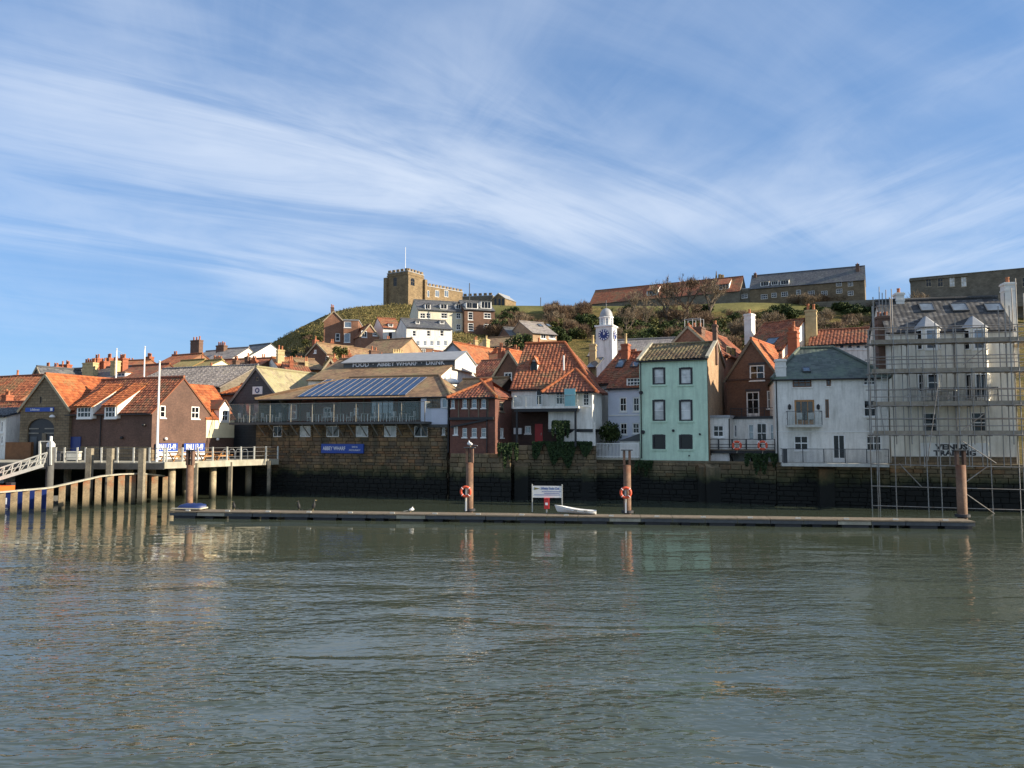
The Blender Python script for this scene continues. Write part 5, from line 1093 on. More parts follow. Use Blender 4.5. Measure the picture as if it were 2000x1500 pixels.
tag(bpy.data.objects['aerial_mast'], 'thin dark aerial mast above the brick terrace end', 'mast')
hs('dormer_hill_house', 'dark slate house with white gabled dormer among the bushes', (1003, 126), (1042, 127.5), 8, (1022, 664), (1022, 642), 'x', 'brick_brown', 'slate', dorm=[(1013, 1027, 648, 657, 'gable', 2)], drop=7)
hs('grey_roof_hill_house', 'grey roofed house with white windows among the bushes', (1041, 124), (1088, 126.5), 8, (1064, 651), (1064, 632), 'x', 'brick_sand', 'slate_light', [(1056, 652, 1067, 662, 2, 1), (1072, 652, 1085, 662, 3, 1)], drop=7, sky=[(1052, 634, 1058, 638), (1068, 634, 1074, 638)])
hs('porch_hill_house', 'stone house with white porch rail below the cream terrace', (930, 118), (990, 116), 8, (960, 676), (960, 660), 'x', 'stone_wall', 'roof_brown', [(965, 664+12, 975, 686, 2, 1)], drop=8)
# more roofs packed between the rows
for nm, lb, a, b_, dp, ev, rg, kd, wl_, rf_, ch in (
    ('red_cottage', 'red roofed cottage peeping over the tan timber hall roof', (560, 92), (606, 93.2), 8, (583, 728), (583, 710), 'x', 'brick_orange', 'pantile_far', [(566, 573, 704, 2, 'chim_red', 2), (596, 602, 706, 3, 'chim_yellow', 2)]),
    ('brick_cottage', 'narrow brick gable just left of the roof lettering', (628, 95), (658, 95.6), 9, (643, 722), (643, 700), 'f', 'brick_orange', 'pantile_far_moss', [(650, 657, 700, 3, 'chim_red', 1)]),
    ('twin_pot_cottage', 'low sandy cottage with twin pots above the roof lettering', (664, 99), (704, 100.2), 8, (684, 718), (684, 706), 'x', 'brick_sand', 'pantile_far', [(668, 675, 700, 2, 'chim_yellow', 2), (694, 700, 702, 2, 'chim_brown', 2)]),
    ('rust_roof_cottage', 'rust roofed cottage in the middle above the roof lettering', (742, 98), (786, 99.4), 8, (764, 718), (764, 704), 'x', 'brick_orange', 'pantile_far', [(745, 752, 698, 2, 'chim_red', 2)]),
    ('pale_gable_cottage', 'pale gable cottage right of centre above the roof lettering', (800, 99), (838, 100.3), 9, (819, 716), (819, 698), 'f', 'cream_pale', 'pantile_far_orange', [(831, 838, 694, 2, 'chim_yellow', 2)]),
    ('stone_step_house', 'stone house with brown roof stepping up under the tall brick house', (640, 128), (694, 129.5), 9, (667, 690), (667, 676), 'x', 'stone_wall', 'roof_brown', [(646, 652, 668, 2, 'chim_red', 2)]),
    ('orange_step_house', 'orange brick house stepping up left of the white terrace', (752, 128), (792, 129.3), 9, (772, 684), (772, 668), 'x', 'brick_orange', 'pantile_far', [(756, 762, 662, 2, 'chim_red', 2), (784, 790, 664, 2, 'chim_yellow', 1)]),
    ('far_red_row', 'far row of red roofs right of the row of ridge pots', (322, 124), (360, 123), 8, (340, 712), (340, 698), 'x', 'brick_orange', 'pantile_far', [(336, 343, 692, 2, 'chim_red', 2)]),
    ('left_red_house', 'red roofed house right of the big stone chimney', (196, 106), (246, 104.5), 8, (221, 722), (221, 706), 'x', 'brick_orange', 'pantile_far_orange', [(206, 213, 699, 2, 'chim_red', 3)]),
    ('left_slate_cottage', 'slate cottage between grey gable and stone chimney on left skyline', (84, 104), (130, 102.5), 8, (107, 738), (107, 722), 'x', 'brick_orange', 'slate', [(86, 92, 716, 2, 'chim_red', 2), (124, 131, 712, 2, 'chim_red', 2)]),
    ('middle_red_house', 'red roofed house right of the orange cottage behind brick gable', (966, 86), (1008, 84.6), 8, (987, 708), (987, 690), 'x', 'brick_brown', 'pantile_far', [(972, 979, 680, 2, 'chim_red', 2), (1000, 1006, 684, 2, 'chim_yellow', 2)]),
    ('hill_foot_house', 'brown roofed house at hill foot right of yellow chimney cottage', (508, 108), (546, 109.2), 8, (527, 718), (527, 704), 'x', 'brick_orange', 'pantile_far', [(512, 519, 698, 2, 'chim_red', 2)]),
    ('porch_gable_cottage', 'white gable cottage below the brick terrace end', (900, 110), (936, 111.2), 9, (918, 690), (918, 670), 'f', 'white', 'pantile_far', [(928, 934, 664, 3, 'chim_yellow', 2)]),
): hs(nm, lb, a, b_, dp, ev, rg, kd, wl_, rf_, [(a[0]+10, ev[1]+3, a[0]+17, ev[1]+12), (b_[0]-18, ev[1]+3, b_[0]-11, ev[1]+12)], ch)
# ---------------------------------------------------------------- church
def battlement(H, z, sides, n=8, h=.75, name='merlon', mat='stone_gold'):
    for (x0, y0, x1, y1) in sides:
        L_ = math.hypot(x1-x0, y1-y0); k = max(2, int(L_/1.35)); ux, uy = (x1-x0)/L_, (y1-y0)/L_
        for i in range(k):
            c = (i+.5)/k; x, y = x0+(x1-x0)*c, y0+(y1-y0)*c; w = L_/k*.29
            MB(lambda p: (x+p[0]*ux-p[1]*uy, y+p[0]*uy+p[1]*ux, z+p[2])).box(-w, w, -.2, .2, 0, h).build(name, mat, H.root)
Ch = House('church_tower', 'golden stone church tower with battlements and white flagpole on the hilltop', 'church tower', (753, 222), (794, 218), 7.4, 30, (773, 533), None, 'flat', 'stone_gold', 'lead')
Ch.win(768, 542, 775, 559, cols=2, rows=2, frame='stone_grey', sill=False, arch=True); Ch.win(802, 543, 810, 558, 'R', cols=2, rows=2, frame='stone_grey', sill=False, arch=True)
battlement(Ch, Ch.ze+.2, [(0, .2, Ch.W, .2), (Ch.W-.2, 0, Ch.W-.2, 7.4), (.2, 0, .2, 7.4), (0, 7.2, Ch.W, 7.2)])
for x, y in ((-.2, -.2), (Ch.W+.2, -.2), (Ch.W+.2, 7.6)): MB().box(x-.55, x+.55, y-.55, y+.55, 30, Ch.ze-1.2).build('buttress', 'stone_gold', Ch.root)
MB().box(-.12, Ch.W+.12, -.12, 7.5, Ch.ze-.9, Ch.ze-.6).build('string_course', 'stone_gold', Ch.root)
MB().tube((Ch.W/2, 3.5, Ch.ze), (Ch.W/2, 3.5, P(789, 481, 222).z), .09, .06).build('flagpole', 'white_clean', Ch.root); Ch.done()
Nv = House('church_nave', 'low battlemented golden church nave receding behind the tower', 'church', (820, 228), (903, 240), 9, 30, (824, 557), None, 'flat', 'stone_gold', 'lead')
for x0 in (831, 850, 868): Nv.win(x0, 567, x0+8, 580, cols=2, rows=1, frame='white_clean', pane='glass_sky', sill=False)
battlement(Nv, Nv.ze+.2, [(0, .2, Nv.W, .2)]); Nv.done()
Tr = House('church_transept', 'low stone church transept with battlements and arched end at right', 'church', (902, 226), (962, 224), 7, 30, (932, 579), None, 'flat', 'stone_grey', 'lead'); battlement(Tr, Tr.ze+.2, [(0, .2, Tr.W, .2)]); Tr.done()
Tg = House('church_porch', 'golden stone gabled church porch with blind arches at hill edge', 'church', (960, 222), (986, 220), 7, 30, (973, 583), (970, 573), 'f', 'stone_gold', 'lead')
for x0 in (965, 973, 980): Tg.win(x0, 583, x0+5, 600, cols=1, rows=1, frame='stone_grey', sill=False, arch=True)
Tg.done()
# ---------------------------------------------------------------- abbey buildings
Bn = House('red_roof_barn', 'long low stone barn with red tile roof on the skyline', 'barn', (1153, 236), (1450, 214), 10, 32, (1300, 580), (1312, 553), 'x', 'stone_grey', 'pantile_far')
for x0, x1, y0, y1 in ((1263, 1284, 567, 577), (1399, 1424, 555, 565)): Bn.dormer(x0, x1, y0, y1, 'shed', cols=4, rows=1)
Bn.done()
Ah = House('abbey_house', 'long stone house with dark slate roof and chimneys on the skyline', 'house', (1470, 214), (1698, 201), 10, 30, (1585, 554), (1590, 528), 'x', 'stone_wall', 'slate')
for x0, x1, y0, y1 in ((1485, 1502, 550, 559), (1506, 1520, 549, 557), (1524, 1541, 547, 556)): Ah.dormer(x0, x1, y0, y1, 'flat', cols=3, rows=1, roofm='slate_light')
for x, y, w in ((1486, 575, 13), (1507, 572, 10), (1526, 570, 13), (1555, 566, 9), (1578, 568, 13), (1604, 568, 12), (1633, 550, 11), (1656, 550, 10), (1633, 564, 12), (1656, 568, 11)): Ah.win(x, y, x+w, y+9, cols=3, rows=2, sill='coping')
Ah.chim(1671, 1678, 516, 3, 1, mat='chim_brown', pots=1); Ah.chim(1472, 1477, 534, 4, 1, mat='chim_brown', pots=1); Ah.done()
Lk = House('abbey_link', 'low stone link wall between red barn and abbey house', 'building', (1445, 216), (1474, 214), 6, 30, (1460, 564), None, 'flat', 'stone_grey', 'lead'); Lk.win(1448, 574, 1460, 582, cols=4, rows=2); Lk.done()
Ru = House('ruined_mansion', 'roofless old stone mansion front with window openings at right skyline', 'ruin', (1788, 192), (2090, 176), 8, 30, (1940, 530), None, 'flat', 'stone_grey', 'stone_grey')
for x in (1808, 1831, 1854, 1877, 1996, 2020): Ru.win(x, 541, x+11, 560, cols=2, rows=2, frame='coping', sill='coping', pane='glass' if x < 1850 or x > 1900 else 'glass_blind_reflect')
MB().box(-.2, Ru.W*.4, -.3, 8.2, Ru.ze-.6, Ru.ze-.1).build('cornice', 'stone_grey', Ru.root); Ru.done()
for px, top in ((1399, 529), (1406, 536), (1411, 537)):
    a = P(px, 560, 262); b_ = P(px, top, 262); o = MB().tube(a, b_, .8 if px > 1400 else .7, .55 if px > 1400 else .08, n=6).build('abbey_pinnacle', 'stone_gold'); tag(o, {1399: 'tallest pointed abbey pinnacle above red barn roof', 1406: 'middle blunt abbey turret above red barn roof', 1411: 'right small abbey turret above red barn roof'}[px], 'ruin', 'abbey ruin tops')
for px, yb_, yt_, l in ((1056, 600, 581, 'lone post on skyline left of the bushes'), (1124, 600, 591, 'short lamp post on the skyline beside the brown bushes')):
    tag(MB().tube(P(px, yb_+2, 204), P(px, yt_, 204), .10).build('skyline_post', 'steel_dark'), l, 'post')
# stone wall below ruin and bank
tag(MB().prism([P(1580, 600, 203), P(2100, 598, 172), P(2100, 570, 172), P(1580, 590, 203)], (0, 1, 0)).build('estate_wall', 'stone_grey'), 'long dark stone estate wall below the ruined mansion', 'wall')
# ================================================================ PIER, PONTOON, BOATS
def paint_tide(name, c, top, lo=.2, hi=1.0, rust=None):
    m, nt, b = new_mat(name); g = N(nt, 'ShaderNodeNewGeometry'); v = g.outputs['Position']; n1 = noise(nt, v, 2.2, 6, .7); n2 = noise(nt, v, 12, 4, .6)
    r1 = ramp(nt, n1.outputs[0], [(.32, mul(c, .5)), (.66, mul(c, 1.12))]); r2 = ramp(nt, n2.outputs[0], [(.3, (.7, .7, .7)), (.7, (1.1, 1.1, 1.1))]); c_ = mixc(nt, 1, r1.outputs[0], r2.outputs[0], 'MULTIPLY')
    sx = N(nt, 'ShaderNodeSeparateXYZ'); nt.links.new(v, sx.inputs[0]); ad = N(nt, 'ShaderNodeMath', op='SUBTRACT'); nt.links.new(sx.outputs[2], ad.inputs[0]); nt.links.new(n1.outputs[0], ad.inputs[1])
    if rust:
        f = N(nt, 'ShaderNodeMapRange'); f.inputs['From Min'].default_value = top-1.1; f.inputs['From Max'].default_value = top-.4; nt.links.new(ad.outputs[0], f.inputs[0])
        n3 = noise(nt, v, 1.7, 5, .7); f3 = ramp(nt, n3.outputs[0], [(.42, (0, 0, 0)), (.6, (1, 1, 1))]); mm = N(nt, 'ShaderNodeMath', op='MULTIPLY'); nt.links.new(f.outputs[0], mm.inputs[0]); nt.links.new(f3.outputs[0], mm.inputs[1]); c_ = mixc(nt, mm.outputs[0], c_, rust)
    f = N(nt, 'ShaderNodeMapRange'); f.inputs['From Min'].default_value = lo-.5; f.inputs['From Max'].default_value = hi-.5; f.inputs['To Min'].default_value = 1; f.inputs['To Max'].default_value = 0; nt.links.new(ad.outputs[0], f.inputs[0])
    c_ = mixc(nt, f.outputs[0], c_, (.014, .017, .008)); nt.links.new(c_, b.inputs['Base Color']); b.inputs['Roughness'].default_value = .8; bump(nt, b, n2.outputs[0], .4, .02)
paint_tide('pile_sheet', (.31, .235, .14), 1.9, .1, .75, (.30, .10, .035)); paint_tide('pile_tube', (.22, .125, .075), 3, -.1, .5, (.15, .06, .03)); paint_tide('pier_column', (.38, .31, .20), 3, .1, 1.1); paint_tide('fender', (.27, .235, .17), 3, .1, .9)
# deck of the lifeboat pier
dk = thing('pier_deck', 'concrete pier deck on columns in front of the lifeboat station', 'pier')
D = [ground(-260, 61.5), ground(108, 59.8), ground(323, 59.0), ground(545, 67.6), ground(545, 74), ground(-260, 80)]
m = MB(); m.prism([(p.x, p.y, ZD-.42) for p in D], (0, 0, .42)); m.build('slab', 'concrete', dk)
m = MB()
for p, q in ((D[0], D[1]), (D[1], D[2])): m.bar((p.x, p.y-.06, ZD-.28), (q.x, q.y-.06, ZD-.28), .14, .46)
m.build('edge_beam', 'concrete_dark', dk); m = MB(); m.bar((D[2].x, D[2].y-.08, ZD-.2), (D[3].x, D[3].y-.08, ZD-.2), .16, .5); m.build('edge_beam', 'concrete', dk)
def col(px, Y, r, mat='pier_column'): p = ground(px, Y); MB().tube((p.x, p.y, -1.5), (p.x, p.y, ZD-.42), r, n=14).build('column', mat, dk, True)
for px, Y in ((338, 60.2), (418, 63.6), (487, 67.5), (255, 62), (215, 62.5), (175, 62.5), (135, 62.8), (300, 64), (365, 66), (450, 68)): col(px, Y, .27)
for px, Y in ((386, 61.2), (453, 63.8), (528, 66.6)): p = ground(px, Y); MB().box(p.x-.13, p.x+.13, p.y-.25, p.y, -1.2, ZD-.1).build('timber_column', 'fender', dk)
# dark retaining wall behind the columns
a, b_ = ground(-260, 69), ground(505, 70.6); tag(MB().prism([(a.x, a.y, -1), (b_.x, b_.y, -1), (b_.x, b_.y, ZD-.45), (a.x, a.y, ZD-.45)], (0, .6, 0)).build('retaining_wall', 'quay_stone'), 'dark retaining wall in shade under the pier deck', 'wall')
rl = thing('pier_railing', 'grey steel railing with posts along the pier edge', 'railing'); m = MB()
edge = [(D[1], D[2]), (D[2], D[3])]
for (p, q), pxs_ in zip(edge, ((110, 127, 152, 168, 199, 231, 262, 293, 321), (326, 357, 387, 416, 444, 471, 497, 520, 543))):
    for px in pxs_:
        f = (px-(108 if p is D[1] else 323))/((323-108) if p is D[1] else (545-323)); Y = 1/((1-f)/p.y+f/q.y); g_ = ground(px, Y); MB().box(g_.x-.055, g_.x+.055, g_.y-.02, g_.y+.09, ZD, ZD+1.15).build('post', 'galv', rl)
    for z in (.35, .72, 1.08): MB().bar((p.x, p.y+.03, ZD+z), (q.x, q.y+.03, ZD+z), .035).build('rail', 'steel_dark', rl)
for i, (px, Y) in enumerate(((177, 58.6), (217, 58.4), (279, 58.2))):
    p = ground(px, Y); o = MB().box(p.x-.2, p.x+.2, p.y-.2, p.y+.2, -1.2, ZD+1.1).build('timber_fender', 'fender'); tag(o, ('leftmost', 'middle', 'rightmost')[i]+' of three tall weathered timber fender posts on the pier', 'fender', 'timber fenders')
def flagpole(px, Y, yt_, yb_, label, r=.09):
    a = P(px, yb_, Y); b_ = P(px, yt_, Y); o = thing('flagpole', label, 'flagpole', (a.x, Y, 0)); MB().tube((0, 0, a.z-.5), (0, 0, b_.z), r, r*.6).build('pole', 'plastic_white', o); MB().lathe((0, 0, b_.z), [(.02, 0), (r, .08), (.02, .16)], 8).build('finial', 'plastic_white', o); MB().bar((0, -r, a.z+1.2), (0, -r, b_.z-.2), .012).build('halyard', 'plastic_white', o); return o
flagpole(306, 60.4, 708, 902, 'tall white flagpole on the pier beside the sunlit gable', .11)
o = flagpole(226, 76, 683, 745, 'white flagpole with slack pennant line behind the station roof'); q = P(226, 684, 76); e = P(242, 692, 76); MB().bar((0, 0, q.z), (e.x-q.x, 0, e.z), .03).build('gaff', 'plastic_white', o)
flagpole(281, 75, 679, 745, 'plain white flagpole behind the station roof, right of pair')
def bench(px, Y, label):
    p = ground(px, Y); o = thing('picnic_table', label, 'picnic table', (p.x, p.y, ZD), R(-20), 'picnic tables')
    for i in range(5): MB().box(-.9, .9, -.36+i*.15, -.23+i*.15, .70, .74).build('plank', 'wood_orange', o)
    for y in (-.75, .75):
        for k in (-.14, .01): MB().box(-.9, .9, y+k, y+k+.13, .42, .46).build('seat_plank', 'wood_orange', o)
    for x in (-.65, .65):
        m = MB(); m.bar((x, -.7, 0), (x, -.2, .7), .09, .05); m.bar((x, .7, 0), (x, .2, .7), .09, .05); m.bar((x, -.8, .39), (x, .8, .39), .05, .09); m.build('leg_frame', 'wood_orange', o)
for px, Y, l in ((340, 61.8, 'picnic table nearest the tall white flagpole'), (365, 62.6, 'picnic table just behind the mooring pile'), (397, 63.6, 'picnic table right of the mooring pile'), (425, 64.6, 'picnic table in front of cream panel')): bench(px, Y, 'orange timber '+l)
p = ground(455, 66); o = thing('bicycle_rack', 'grey metal hoop rack at right end of pier', 'rack', (p.x, p.y, ZD), R(-10))
for i in range(4):
    m = MB(); x = -.9+i*.6; m.path([(x, 0, 0), (x, 0, .75), (x+.12, 0, .9), (x+.38, 0, .9), (x+.5, 0, .75), (x+.5, 0, 0)], .03); m.build('hoop', 'galv', o)
p = ground(42, 67); tag(MB().box(p.x-1.1, p.x+1.1, p.y-.4, p.y, ZD, ZD+1.5).build('timber_screen', 'wood_brown'), 'orange brown timber screen left of boathouse doors', 'fence')
for px, Y, l, s_ in ((113, 62.5, 'grey equipment box on pier left of white one', 'steel_dark'), (146, 62.5, 'white equipment box on pier by dark door', 'galv')):
    p = ground(px, Y); o = thing('equipment_box', l, 'box', (p.x, p.y, ZD)); MB().box(-.45, .45, -.3, .3, .12, .72).build('body', s_, o); MB().box(-.48, .48, -.33, .33, .725, .8).build('lid', s_, o); MB().box(-.4, .4, -.25, .25, 0, .115).build('plinth', 'steel_dark', o)
# sheet piling
TOP = [(-40, 966), (10, 962), (100, 954), (144, 944), (170, 938), (200, 931), (240, 927), (280, 926), (330, 931)]; WL = [(-40, 1012), (10, 1007), (330, 978)]
sp = thing('sheet_piling', 'curved row of rusty steel piles under a pale cap rail', 'piling'); step = 24.0; px = -14.0; caps = []; k = 0
def shp(px):
    Y = CAM_H*1500/(lerp_tab(WL, px)-850); return ground(px, Y), P(px, lerp_tab(TOP, px), Y).z
while px < 330:
    p, z = shp(px); q, z2 = shp(min(px+13, 331)); r_, z3 = shp(min(px+24, 332)); 
    bk = lambda v_: Vector((v_.x+.12, v_.y+.75, 0))
    w = 11.5*p.y/1500; n_ = Vector((.5, -.86, 0)); t_ = Vector((.86, .5, 0))
    m = MB()
    for off, ww in ((0, w), (.5, w*.8)):
        c0 = p-n_*off; a, b_ = c0-t_*ww*.5, c0+t_*ww*.5; m.prism([(a.x, a.y, -1.5), (b_.x, b_.y, -1.5), (b_.x, b_.y, z), (a.x, a.y, z)], -n_*.05)
    a, b_ = p-n_*.05, p-n_*.5; m.prism([(a.x, a.y, -1.5), (b_.x, b_.y, -1.5), (b_.x, b_.y, z), (a.x, a.y, z)], t_*.05)
    m.build('sheet_pile', 'pile_sheet', sp); px += step*(.97 if px < 200 else .9); k += 1
m = MB(); pts = []
for px in range(-14, 333, 12): p, z = shp(px); pts.append(Vector((p.x, p.y-.02, z+.04)))
for a, b_ in zip(pts, pts[1:]): m.bar(a, b_+(b_-a).normalized()*.02, .30, .10)
m.build('cap_rail', 'concrete', sp)
# gangway and its pile
p = ground(100, 58.3); o = thing('gangway_pile', 'dark round pile with white conical cap by the gangway', 'pile', (p.x, p.y, 0)); zt = P(100, 873, 58.3).z; MB().tube((0, 0, -1.5), (0, 0, zt), .27, n=16).build('tube', 'concrete_dark', o, True); MB().lathe((0, 0, zt), [(.3, 0), (.3, .22), (.16, .42), (.10, .45), (.10, .8), (.02, .82)], 14).build('cap', 'plastic_white', o)
gw = thing('gangway', 'white lattice gangway sloping down from the pier to the left', 'gangway')
for k, Yo in enumerate((57.2, 58.6)):
    A1, A2 = P(92, 884, Yo), P(-60, 934, Yo-1.2); B1, B2 = P(84, 909, Yo), P(-60, 953, Yo-1.2)
    MB().bar(A1, A2, .10).build('top_chord', 'galv', gw); MB().bar(B1, B2, .12, .26).build('bottom_chord', 'galv', gw); MB().bar(A1.lerp(B1, .45), A2.lerp(B2, .45), .06).build('mid_rail', 'galv', gw)
    n_ = 9
    for i in range(n_+1): MB().bar(A1.lerp(A2, i/n_), B1.lerp(B2, i/n_), .06).build('strut', 'galv', gw)
    for i in range(n_): MB().bar(A1.lerp(A2, i/n_), B1.lerp(B2, (i+1)/n_), .05).build('diagonal', 'galv', gw)
    if k == 0: Bf = (B1, B2)
B1b, B2b = P(84, 909, 58.6), P(-60, 953, 57.4); MB().add([Bf[0], Bf[1], B2b, B1b], [[0, 1, 2, 3]]).build('walkway', 'concrete', gw)
for px in (78, 99):
    a = P(px, 908, 58); b_ = P(px, 862, 58); MB().bar(a, b_, .13).build('gate_post', 'galv', gw)
MB().bar(P(78, 862, 58), P(99, 862, 58), .08).build('gate_beam', 'galv', gw)
# moored lifeboat and inflatable
def hull(o, L_, Bm, Hh_, mat, n=13, name='hull', sheer=.35, flare=.65, keel=.35):
    V = []; rows = 5
    for i in range(n):
        t = i/(n-1); w = Bm/2*(1-max(0, (t-.55)/.45)**2.2)*(1 if t > .06 else .93); zt = Hh_+sheer*max(0, (t-.35))**1.6*1.6
        for j in range(2*rows+1):
            s_ = (j-rows)/rows; a = abs(s_); V.append((-L_/2+L_*t+(.25*(a) if t > .95 else 0), w*math.copysign(a**flare, s_) if a else 0, -keel+(zt+keel)*a**1.5))
    c = 2*rows+1; F = [[i*c+j, (i+1)*c+j, (i+1)*c+j+1, i*c+j+1] for i in range(n-1) for j in range(c-1)]
    F += [list(range(c))]; m = MB(); m.add(V, F)
    tops = [(V[i*c], V[i*c+c-1]) for i in range(n)]
    m.add([Vector(q)-Vector((0, 0, .12)) for pr_ in tops for q in pr_], [[2*i, 2*i+1, 2*i+3, 2*i+2] for i in range(n-1)])
    return m.build(name, mat, o, True)
p = ground(8, 53.5); lb = thing('lifeboat', 'blue hulled lifeboat with orange wheelhouse behind the sheet piling', 'lifeboat', (p.x-3.6, p.y+2.2, 0), R(-6))
hull(lb, 11.6, 3.2, 1.1, 'navy'); MB().box(-3.9, 2.5, -1.05, 1.05, 1.1, 1.55).build('deck_house', 'orange', lb)
m = MB(); m.prism([(-2.8, -.9, 1.5), (.6, -.9, 1.5), (-.1, -.9, 2.5), (-2.6, -.9, 2.5)], (0, 1.8, 0)); w_ = m.build('wheelhouse', 'orange', lb); MB().box(-2.3, -.3, -.93, -.905, 1.8, 2.25).build('window', 'glass', w_)
MB().box(-5.4, 2.2, -1.62, -1.56, .98, 1.08).build('rubbing_strake', 'ring_red', lb); MB().box(-4.2, 3.4, -1.35, 1.35, -.1, .06).build('boot_stripe', 'plastic_white', lb)
text_mesh('lettering', 'RNLI', .62, 'letter', lb, Matrix.Translation((3.3, -1.52, .6)) @ Matrix.Rotation(R(8), 4, 'Z') @ RX, .02, .01)
p = ground(58, 56.5); rb = thing('inflatable_boat', 'beige tubed inflatable boat moored under the gangway', 'boat', (p.x, p.y, .75), R(-4)); m = MB(); pts = [(-1.2, -.55, .1), (.6, -.55, .12), (1.1, -.35, .22), (1.3, 0, .3), (1.1, .35, .22), (.6, .55, .12), (-1.2, .55, .1)]
m.path(pts, .2, 10); m.build('tube', 'tube_beige', rb, True); MB().box(-1.2, .7, -.4, .4, -.12, .05).build('floor', 'rubber', rb); m = MB(); m.box(-1.45, -1.15, -.18, .18, -.1, .75); m.box(-1.5, -1.1, -.22, .22, .75, 1.0); m.build('outboard_motor', 'rubber', rb)
p = ground(40, 57.5); tag(MB().box(p.x-2.6, p.x+2.2, p.y-1, p.y+1.4, -.3, .62).build('landing_stage', 'concrete_dark'), 'dark floating landing stage under the gangway', 'landing stage')
# long pontoon
PL, PR = ground(336, 48.7), ground(1898, 42.9); PA = math.atan2(PR.y-PL.y, PR.x-PL.x); PLn = (PR-PL).length
pn = thing('pontoon', 'long low floating pontoon with dark floats across the harbour', 'pontoon', (PL.x, PL.y, 0), PA); nb = 26
for i in range(nb):
    x0 = PLn*i/nb; MB().box(x0+.015, x0+PLn/nb-.015, -.08, 1.35, .38, .45).build('deck_section', 'wood', pn); MB().box(x0+.02, x0+PLn/nb-.02, -.04, -.004, .17, .36).build('fascia', 'concrete' if i % 7 == 1 else 'steel_dark', pn)
    if i % 2 == 0 or i % 5 == 0: MB().box(x0+.25, x0+PLn/nb*.92, .02, 1.3, -.3, .30).build('float', 'rubber', pn)
    else: MB().box(x0+.5, x0+PLn/nb*.55, .12, 1.25, -.3, .34).build('float', 'rubber', pn)
for i in range(18): x = 1+PLn*i/18; MB().box(x, x+.28, .08, .16, .45, .53).build('cleat', 'galv', pn)
def onp(px, t):            # plan point on the pontoon, t metres behind its front edge
    u = (px-1000)/1500/.9978*1.0; d = Vector((math.cos(PA), math.sin(PA), 0)); n_ = Vector((-math.sin(PA), math.cos(PA), 0)); o = PL+n_*t; s_ = (u*o.y-o.x)/(d.x-u*d.y); return o+d*s_
def mooring(px, yt_, t, label, ring=None, w=.23, ring_label=None):
    p = onp(px, t); o = thing('mooring_pile', label, 'pile', (p.x, p.y, 0), PA, 'mooring piles'); zt = P(px, yt_+28, p.y).z; zz_ = P(px, yt_, p.y).z
    MB().tube((0, 0, -2), (0, 0, zt), w, n=20).build('tube', 'pile_tube', o, True)
    for sx in (-1, 1): MB().box(sx*w*.72-.07, sx*w*.72+.07, -.16, .16, zt-.02, zz_).build('head_plate', 'chim_brown', o)
    MB().box(-w-.12, w+.12, -.25, .25, zz_, zz_+.06).build('cap', 'steel_dark', o); MB().lathe((0, 0, .42), [(w+.04, 0), (w+.14, .02), (w+.14, .16), (w+.04, .18)], 18).build('guide_collar', 'rubber', o)
    return p, zz_
mooring(376, 880, 2.5, 'rust brown mooring pile nearest the lifeboat pier'); pA = mooring(918, 875, 2.45, 'rust brown mooring pile with gull in front of brick pavilion'); pB = mooring(1223, 880, 2.45, 'rust brown mooring pile left of the green house'); mooring(1870, 880, 2.5, 'rust brown mooring pile in front of the scaffolding', w=.27)
def liferoot(px, py, t, label, stand=True, Y=None):
    p = onp(px, t) if Y is None else ground(px, Y); z = P(px, py, p.y).z; o = thing('life_ring', label, 'life ring', (p.x, p.y, 0), PA if Y is None else R(-18), 'life rings')
    MB().torus((0, -.1, z), (0, 1, 0), .29, .085, 28, 10).build('ring', 'ring_red', o, True)
    for k in range(4):
        a = R(45+90*k); MB().torus((.29*math.cos(a), -.1, z+.29*math.sin(a)), (-math.sin(a), 0, math.cos(a)), .088, .018, 12, 5).build('band', 'letter', o)
    m = MB(); m.path([(.0, -.05, z+.2), (.04, -.06, z-.25), (-.02, -.05, z-.6)], .02, 6); m.build('rope', 'tube_beige', o)
    if stand: MB().box(-.05, .05, -.02, .04, .5, z+.25).build('stand', 'plastic_white', o)
liferoot(911, 960, 1.7, 'orange life ring on mooring pile in front of brick pavilion'); liferoot(1220, 962, 1.7, 'orange life ring on mooring pile left of the green house')
liferoot(1439, 870, 0, 'left of two life rings hanging on the dark timber deck', False, 58.9); liferoot(1489, 870, 0, 'right of two life rings hanging on the dark timber deck', False, 57.75)
p = onp(1068, 1.6); sg = thing('club_sign', 'white yacht club notice board on two posts on the pontoon', 'sign', (p.x, p.y, 0), PA); k = p.y/1500; za, zb = P(1068, 949, p.y).z, P(1068, 972, p.y).z; w = 28*k*1.0
MB().box(-w, w, -.03, .03, zb, za).build('board', 'plastic_white', sg)
for x in (-w-.03, w+.03): MB().box(x-.03, x+.03, -.04, .04, .5, za+.1).build('post', 'galv', sg)
text_mesh('lettering', 'Whitby Yacht Club', .2, 'ink_blue', sg, Matrix.Translation((w*.22, -.035, za-.16)) @ RX, .006, .004, .72)
for j, (a, b_) in enumerate(((-.35, .95), (-.2, .85), (-.9, .9))): MB().box(a*w, b_*w, -.036, -.031, za-.36-j*.1, za-.33-j*.1).build('text_line', 'ink_blue', sg)
MB().prism([(-w*.9, -.036, za-.25), (-w*.5, -.036, za-.17), (-w*.9, -.036, za-.09)], (0, .005, 0)).build('pennant', 'lawn', sg)
p = onp(1067, 1.45); o = thing('lifebuoy_box', 'red life saving equipment box under the notice board', 'box', (p.x, p.y, 0), PA); MB().box(-.15, .15, -.12, .12, .72, 1.32).build('body', 'red', o); MB().box(-.16, .16, -.13, .13, 1.322, 1.38).build('lid', 'red', o); MB().box(-.04, .04, -.04, .04, .5, .72).build('post', 'galv', o); MB().box(-.08, .08, -.125, -.121, .95, 1.1).build('notice', 'letter', o)
